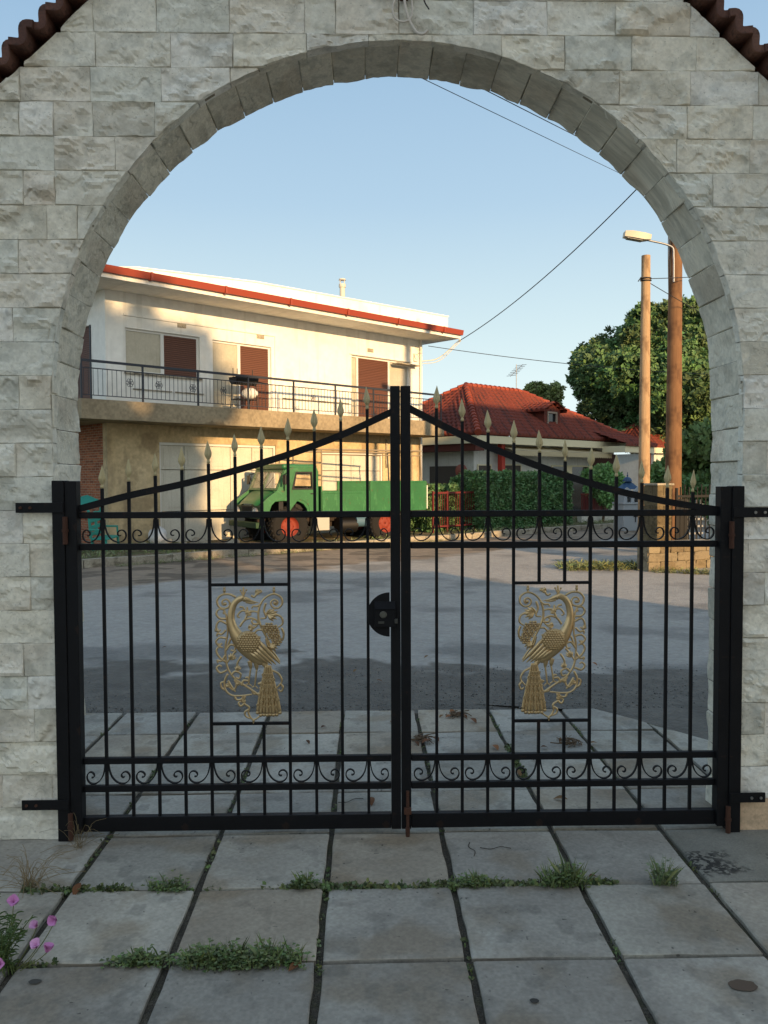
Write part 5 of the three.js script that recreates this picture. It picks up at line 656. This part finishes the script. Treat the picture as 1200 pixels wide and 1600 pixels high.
{ // low moss and seedlings all along the open joints
  const r = RNG(301), mats = [], cols = [], q = new THREE.Quaternion(), e = new THREE.Euler(), g = leafGeo(6, .014, .005, 12);
  const put = (x, z, s) => { e.set(r() * 6, r() * 6, r() * 6); mats.push(new THREE.Matrix4().compose(V3(x, -.012 + r() * .014 * s, z), q.setFromEuler(e), V3(s, s, s))); cols.push(lc(.18 + r() * .09, .3 + r() * .25, .06 + r() * .10)); };
  for (let i = 0; i < 1700; i++) { const x = lerp(-1.35, .98, r()), dens = nz(x * 5, 2, 13, 2); if (dens + r() * .35 > .58) put(x, zR(1) + (r() - .5) * .034, .7 + r() * .9); }
  for (let i = 0; i < 900; i++) { const x = lerp(-1.3, -.2, r()); if (nz(x * 4, 7, 13, 2) + r() * .3 > .62) put(x, zR(2) + (r() - .5) * .03, .6 + r() * .8); }
  for (let c = -1; c <= 5; c++) for (let i = 0; i < 160; i++) { const z = lerp(-5.6, -2.0, r()); if (nz(c * 9, z * 4, 14, 2) + r() * .25 > .66) put(xJ(c) + (r() - .5) * .02, z, .5 + r() * .6); }
  for (let i = 0; i < 500; i++) { const z = lerp(-4.9, -4.3, r()); put(xJ(4) + (r() - .5) * .03, z, .6 + r() * .7); }
  const o = inst('joint_moss', g, leafM, mats, cols, scene); o.userData.label = 'low moss and seedlings growing in the paving joints'; o.userData.category = 'moss';
}
{ // two old stains on the slabs nearest the viewer
  const pv = scene.getObjectByName('paving'), spot = (x, z, rx, rz, m) => { const p = []; for (let i = 0; i < 28; i++) { const a = i / 28 * TAU, k = .9 + .25 * vn(i * .6 + x * 9, 3, 4096, 9); p.push([Math.cos(a) * rx * k, Math.sin(a) * rz * k]); } const o = mesh('stain', extr(p, .0008).rotateX(-Math.PI / 2), m, pv); o.position.set(x, .0030, z); };
  spot(1.179, -2.534, .042, .030, M('#5a4c40', .9)); spot(.509, -2.475, .014, .011, M('#3a3834', .9)); spot(-1.063, -2.616, .02, .012, M('#4a4843', .9));
}
{ // pink flowering plant, bottom left
  const p = thing('flowering_plant', 'plant with pink cup-shaped flowers growing from the joint at the lower left', 'plant', [-1.20, 0, -2.69]), r = RNG(401), st = [], lv = [], flM = M('#d9a3cc', .7, { side: THREE.DoubleSide }), flM2 = M('#c985b8', .7, { side: THREE.DoubleSide });
  for (let i = 0; i < 30; i++) { const a = r() * TAU, h = .07 + r() * .16, l = (.04 + r() * .09), pts = [[(r() - .5) * .10, -.01, (r() - .5) * .06], [Math.cos(a) * l * .4, h * .55, Math.sin(a) * l * .4], [Math.cos(a) * l, h, Math.sin(a) * l]]; st.push(tube(pts, .0016, 8, 4)); const c = new THREE.CatmullRomCurve3(pts.map(q => V3(...q))); for (let k = 0; k < 16; k++) { const P = c.getPoint(.1 + .9 * r()), b = r() * TAU; lv.push(limb([[P.x, P.y, P.z, .0012], [P.x + Math.cos(b) * .012, P.y + .006, P.z + Math.sin(b) * .012, .0035], [P.x + Math.cos(b) * .026, P.y + .002, P.z + Math.sin(b) * .026, .0006]], .3, 4, 3)); } }
  mesh('stems', st, M('#5b6b38', .8), p); mesh('leaves', lv, M('#4c6234', .8), p);
  const petal = (() => { const g = []; for (let k = 0; k < 4; k++) { const gg = grid(4, 4, (u, v) => { const w = Math.sin(Math.PI * (.10 + .90 * v) * .60) * .019, x = (u - .5) * 2 * w, t = v, ed = Math.abs(u - .5) * 2; return [x, .002 + t * .034 - (v > .9 ? ed * ed * .006 : 0) + Math.sin(u * 9) * .0015 * t, .001 + t * t * .018 - ed * ed * .004]; }); g.push(gg.rotateY(k * TAU / 4 + .2)); } return merge(g); })();
  for (const [x, y, z, tx, tz] of [[-.055, .225, -.06, .9, .3], [.022, .195, -.05, .5, -.3], [-.075, .155, .0, .8, .6], [.105, .125, -.03, .2, -.6], [.172, .155, -.02, .5, -.8], [.125, .085, .02, 1.0, -.4], [.158, .070, .03, .7, -.9], [.032, .062, .075, 1.1, .1]]) { const f = mesh('flower', petal, R() < .6 ? flM : flM2, p); f.position.set(x, y, z); f.rotation.set(tx, R() * 6, tz); f.scale.setScalar(rr(.68, .92)); mesh('flower_stem', tube([[x, y, z], [x * .8, y * .6, z * .7], [x * .4, 0, z * .3]], .0014, 10, 4), M('#6b7040', .8), p); }
}
{ // dry straw weed by the left post
  const st = [], r = RNG(431); for (let i = 0; i < 60; i++) { const a = r() * TAU, l = .03 + r() * .20, h = .02 + r() * .16; st.push(tube([[(r() - .5) * .05, 0, (r() - .5) * .04], [Math.cos(a) * l * .5, h * .8, Math.sin(a) * l * .5], [Math.cos(a) * l, h * (.5 + r() * .5), Math.sin(a) * l]], .0009, 7, 4)); }
  const o = solo('dry_weed', st, M('#8a7858', .9), 'dry straw-coloured weed in the joint at the foot of the left gate post', 'weed'); o.position.set(-1.33, 0, -3.24);
  const o2 = solo('dry_weed', st.slice(0, 26).map(g => g.clone().scale(.8, .9, .8)), M('#7a6a4c', .9), 'thin dry stalks right beside the base of the left gate post', 'weed'); o2.position.set(-1.26, 0, -3.60);
}
{ // dry leaves and twigs
  const lg = grid(5, 3, (u, v) => { const w = Math.sin(Math.PI * u) * .5; return [(u - .5) * .055, Math.sin(u * 3) * .006 + Math.pow(v - .5, 2) * .03 * w + .004, (v - .5) * .030 * w * 1.6]; }), lm = ['#6b4426', '#8a5a34', '#57381f', '#7a5c3a'].map(c => M(c, .85, { side: THREE.DoubleSide })), r = RNG(511);
  const spots = [[.30, -4.95], [.36, -4.98], [.33, -5.06], [.42, -5.02], [.55, -5.5], [.62, -5.56], [.50, -5.52], [.70, -5.40], [.24, -5.08], [-.28, -5.3], [-.36, -5.0], [.95, -4.65], [1.22, -4.70], [1.18, -5.0], [.02, -4.05], [.96, -4.05], [1.28, -5.35], [-.22, -4.72], [.90, -3.24], [-1.13, -3.20], [-.24, -2.66], [.66, -5.52], [.58, -5.60], [1.05, -4.85], [1.36, -4.92], [.76, -4.85], [.16, -5.4], [.82, -4.42], [.10, -6.6], [-.1, -7.0], [.55, -7.6], [1.6, -8.6], [-.8, -6.5], [2.0, -7.2], [.2, -9.5], [-2.0, -8.2]];
  for (const [x, z] of spots) { const o = solo('dry_leaf', lg, pick(lm), x < .15 && z > -5.7 && z < -3.8 ? 'small dry leaf on the slabs behind the left gate leaf' : z >= -3.8 ? 'small dry leaf in a joint of the slabs before the gate' : z < -5.7 ? 'small dry leaf on the dark asphalt beyond the slabs' : 'small dry leaf on the slabs behind the right gate leaf', 'leaf', 'scattered dry leaves'); o.position.set(x, z < -5.7 ? groundY(z) + .066 : .004, z); o.rotation.set(r() * .3, r() * 6, r() * .3); const s = .7 + r() * .8; o.scale.set(s, s, s); }
  const tw = []; for (let i = 0; i < 26; i++) { const a = r() * TAU, l = .04 + r() * .12, x = (r() - .5) * .10, z = (r() - .5) * .08; tw.push(tube([[x, .006 + r() * .03, z], [x + Math.cos(a) * l * .5, .008 + r() * .03, z + Math.sin(a) * l * .5], [x + Math.cos(a + .5) * l, .004 + r() * .02, z + Math.sin(a + .5) * l]], .0022 + r() * .003, 8, 4)); }
  for (const [x, z, lab] of [[.33, -5.02, 'tangle of dry twigs on the paving behind the right leaf, left of the peacock'], [.60, -5.53, 'tangle of dry twigs at the far edge of the paving near the road'], [1.24, -4.95, 'sparse twigs on the paving behind the right of the right leaf']]) { const o = solo('twig_heap', tw, M('#6a5640', .9), lab, 'twigs'); o.position.set(x, 0, z); o.scale.set(.75, .7, .75); o.rotation.y = r() * 6; }
  const tg = tube([[0, .004, 0], [.04, .006, .02], [.09, .004, .01], [.13, .005, .03]], .0016, 12, 4); for (const [x, z, lab] of [[.45, -3.45, 'short thin twig lying on a slab left of the tall tuft'], [.62, -3.52, 'curved dark twig on the slab before the right leaf'], [-.02, -4.1, 'thin twig on the slab behind the lock']]) { const o = solo('twig', tg, M('#30281e', .9), lab, 'twig'); o.position.set(x, .001, z); o.rotation.y = r() * 6; }
}
{ // coarse loose chippings on the old asphalt strip
  const r = RNG(611), mats = [], cols = [], q = new THREE.Quaternion(), e = new THREE.Euler(), g = new THREE.IcosahedronGeometry(.008, 0); for (let i = 0; i < 4600; i++) { const z = -5.73 - Math.pow(r(), 1.5) * 1.5, x = lerp(-2.6, 3.4, r()), s = .3 + r() * r() * 1.1; e.set(r() * 6, r() * 6, r() * 6); mats.push(new THREE.Matrix4().compose(V3(x, groundY(z) + .053, z), q.setFromEuler(e), V3(s, s * .6, s))); const k = .25 + r() * .3; cols.push(new THREE.Color(k, k * .97, k * .92).multiplyScalar(.45)); }
  const o = inst('loose_chippings', g, M('#ffffff', .95), mats, cols, scene); o.userData.label = 'loose stone chippings on the dark asphalt'; o.userData.category = 'gravel';
}
{ // grass on the verge, by the pole and the hedge
  const r = RNG(621), mats = [], cols = [], q = new THREE.Quaternion(), e = new THREE.Euler(), g = leafGeo(8, .13, .010, 14); const put = (p, s, h0 = .16) => { e.set((r() - .5) * .6, r() * 6, (r() - .5) * .6); mats.push(new THREE.Matrix4().compose(p, q.setFromEuler(e), V3(s, s * 1.1, s))); cols.push(lc(h0 + r() * .10, .3 + r() * .25, .10 + r() * .11)); };
  for (let i = 0; i < 5200; i++) { const s = lerp(-6, 20, r()), o = lerp(.2, 3.95, r()); if (s > 1.4 && s < 10.2 && o < 3.2 + r() * .5) continue; if (nz(s * 1.4, o * 1.4, 4, 3) + r() * .3 > .58) put(H1(s, .08, o), .5 + r() * .7); }
  for (let i = 0; i < 900; i++) put(V3(lerp(3.9, 6.2, r()), -.19, -16.6 + (r() + r() - 1) * .5), .5 + r() * .7, .15); for (let i = 0; i < 600; i++) { const t = r() * 4; put(V3(5.5 + t * .91, -.19, -15.9 + t * .41 + r() * .16), .4 + r() * .5, .13); }
  for (let i = 0; i < 500; i++) put(H1(lerp(-2, 9, r()), -.0, 4.3 + r() * .16), .3 + r() * .4);
  const o = inst('verge_grass', g, leafM, mats, cols, scene); o.userData.label = 'rough grass along the kerb, the hedge and the pole foot'; o.userData.category = 'grass';
}
{ // odds and ends by the corner of the house
  const gm = M('#2f8f80', .55), ch = thing('plastic_chair', 'green plastic garden chair tipped against the brick side wall', 'chair', arr(H1(-.75, .45, .95)), TH + .5); ch.rotation.z = .12;
  const back = []; for (let i = 0; i < 4; i++) back.push(rbox2(-.24, .24, .02 + i * .16, .11 + i * .16, -.02, .02, .015)); mesh('backrest', [...back, rbox2(-.28, -.21, -.05, .66, -.025, .025, .015), rbox2(.21, .28, -.05, .66, -.025, .025, .015), rbox2(-.04, .04, 0, .6, -.018, .018, .01)], gm, ch); mesh('seat', rbox2(-.27, .27, -.08, -.04, 0, .46, .015), gm, ch); for (const x of [-.24, .24]) for (const z of [.02, .42]) mesh('leg', rbox2(x - .025, x + .025, -.50, -.06, z - .025, z + .025, .01), gm, ch); for (const x of [-.28, .28]) mesh('armrest', [rbox2(x - .03, x + .03, .16, .20, 0, .42, .012), rbox2(x - .02, x + .02, -.06, .16, .38, .42, .01)], gm, ch);
  const tm = solo('table_top', [rbox(.75, .05, .75, .02, 0, 0, 0)], gm, 'upturned green plastic table top behind the green chair', 'table'); tm.position.copy(H1(-.9, 1.25, .35)); tm.rotation.set(.25, TH, .1);
  const r = RNG(701); for (let i = 0; i < 9; i++) { const g = new THREE.IcosahedronGeometry(.10 + r() * .1, 1), P = g.attributes.position; for (let k = 0; k < P.count; k++) { const f = .75 + .5 * vn(P.getX(k) * 19 + i * 7, P.getY(k) * 19 + P.getZ(k) * 11, 512, 3); P.setXYZ(k, P.getX(k) * f * 1.4, P.getY(k) * f * .7, P.getZ(k) * f); } g.computeVertexNormals(); const o = solo('rubble_lump', uvBox(g), concM, 'pale lump of rubble at the foot of the house wall', 'rubble', 'rubble lumps by the house corner'); o.position.copy(H1(-.3 + i * .35 + r() * .2, .10, .6 + r() * 1.5)); o.rotation.set(r(), r() * 6, r()); }
  const bg = new THREE.SphereGeometry(.26, 14, 10), P = bg.attributes.position; for (let k = 0; k < P.count; k++) { const f = .75 + .5 * vn(P.getX(k) * 14 + 9, P.getY(k) * 14 + P.getZ(k) * 9, 512, 5); P.setXYZ(k, P.getX(k) * f, P.getY(k) * f * 1.1, P.getZ(k) * f * .8); } bg.computeVertexNormals(); const o = solo('plastic_bag', bg, M('#c9ccce', .35), 'crumpled white plastic bag at the foot of the garage wall', 'bag'); o.position.copy(H1(1.25, .27, .35));
}

/* ------------------------------------------------------------------ out of view: hall, house and walls added to cast shade, and yard trees */
{
  const at = (c, d) => [c * .866 + d * .5, -.1, -c * .5 + d * .866], wl = ms(T.plaster, 4, { tint: '#d8cfbe' });
  const c = thing('added_hall', 'unseen pale hall with a tiled roof, added behind the viewer to shade the gateway', 'building', at(-1, 15), Math.PI / 6);  // hall added out of view, placed and sized to shade the gateway
  mesh('wall', [box2(-5.5, 4.5, 0, 9.4, -3, 3)], wl, c); mesh('roof', [uvBox(extr([[-3.5, 9.35], [3.5, 9.35], [0, 11.0]], 10.4).rotateY(Math.PI / 2).translate(-5.8, 0, 0))], roofTileM, c);
  for (const x of [-4, -1.6, .8, 2.8]) { const w = mesh('window', [box2(x - .5, x + .5, 2.2, 4.6, -3.04, -3.001)], darkGlassM, c); mesh('frame', [box2(x - .58, x - .5, 2.1, 4.7, -3.08, -3.001), box2(x + .5, x + .58, 2.1, 4.7, -3.08, -3.001), box2(x - .5, x + .5, 4.6, 4.7, -3.08, -3.001)], whiteM, w); }
  tree('yard_tree', 'broad tree in the yard behind the viewer, beside the hall', at(5.2, 12), 9.5, [0, 7.4, 0], [2.0, 3.4, 2.0], 520, bigLeaf, 801, { group: 'trees behind the viewer', trunk: .18, lobes: 7 });
  tree('yard_tree', 'tallest tree behind the viewer, next to the hall gable', at(3.6, 13), 13.5, [0, 11.3, 0], [1.9, 3.6, 1.9], 2400, bigLeaf, 803, { group: 'trees behind the viewer', trunk: .28 });
  tree('yard_tree', 'thin open tree behind the viewer, right of the broad one', at(6.9, 12), 13, [0, 10.7, 0], [2.1, 3.6, 2.1], 460, bigLeaf, 805, { group: 'trees behind the viewer', trunk: .16, lobes: 7 });
  const s = thing('added_house', 'unseen plain house with a lower wing, added right of the view to shade the bungalow', 'house', at(28.4, 3), Math.PI / 6); mesh('wall', box2(-8, 8, 0, 10.7, -4, 4), wl, s); mesh('roof', [uvBox(extr([[-4.4, 10.65], [4.4, 10.65], [0, 12.1]], 16.4).rotateY(Math.PI / 2).translate(-8.2, 0, 0))], roofTileM, s); mesh('side_wing', [box2(-11.8, -8, 0, 9.4, -4, 2)], wl, s);  // unseen house and wing, shaped so their shade covers bungalow and hedge
  const yw = thing('added_yard_wall', 'unseen plain rendered wall running right from the gateway, added to shade the road', 'wall', [2.12, -.06, -3.95]); mesh('wall', [box2(0, 6.2, 0, 2.9, -.12, .12)], wl, yw); mesh('coping', [box2(-.0, 6.25, 2.9, 2.96, -.17, .17)], concM, yw);  // wall added outside the view, its height set for shade on the road
  const yl = thing('added_yard_wall', 'unseen plain rendered wall running left from the gateway, added to shade the road', 'wall', [-1.81, -.06, -3.95]); mesh('wall', [box2(-9, 0, 0, 2.9, -.12, .12)], wl, yl); mesh('coping', [box2(-9, 0, 2.9, 2.96, -.17, .17)], concM, yl);  // matching unseen wall, also added for shade on the road
}
renderer.render(scene, camera);
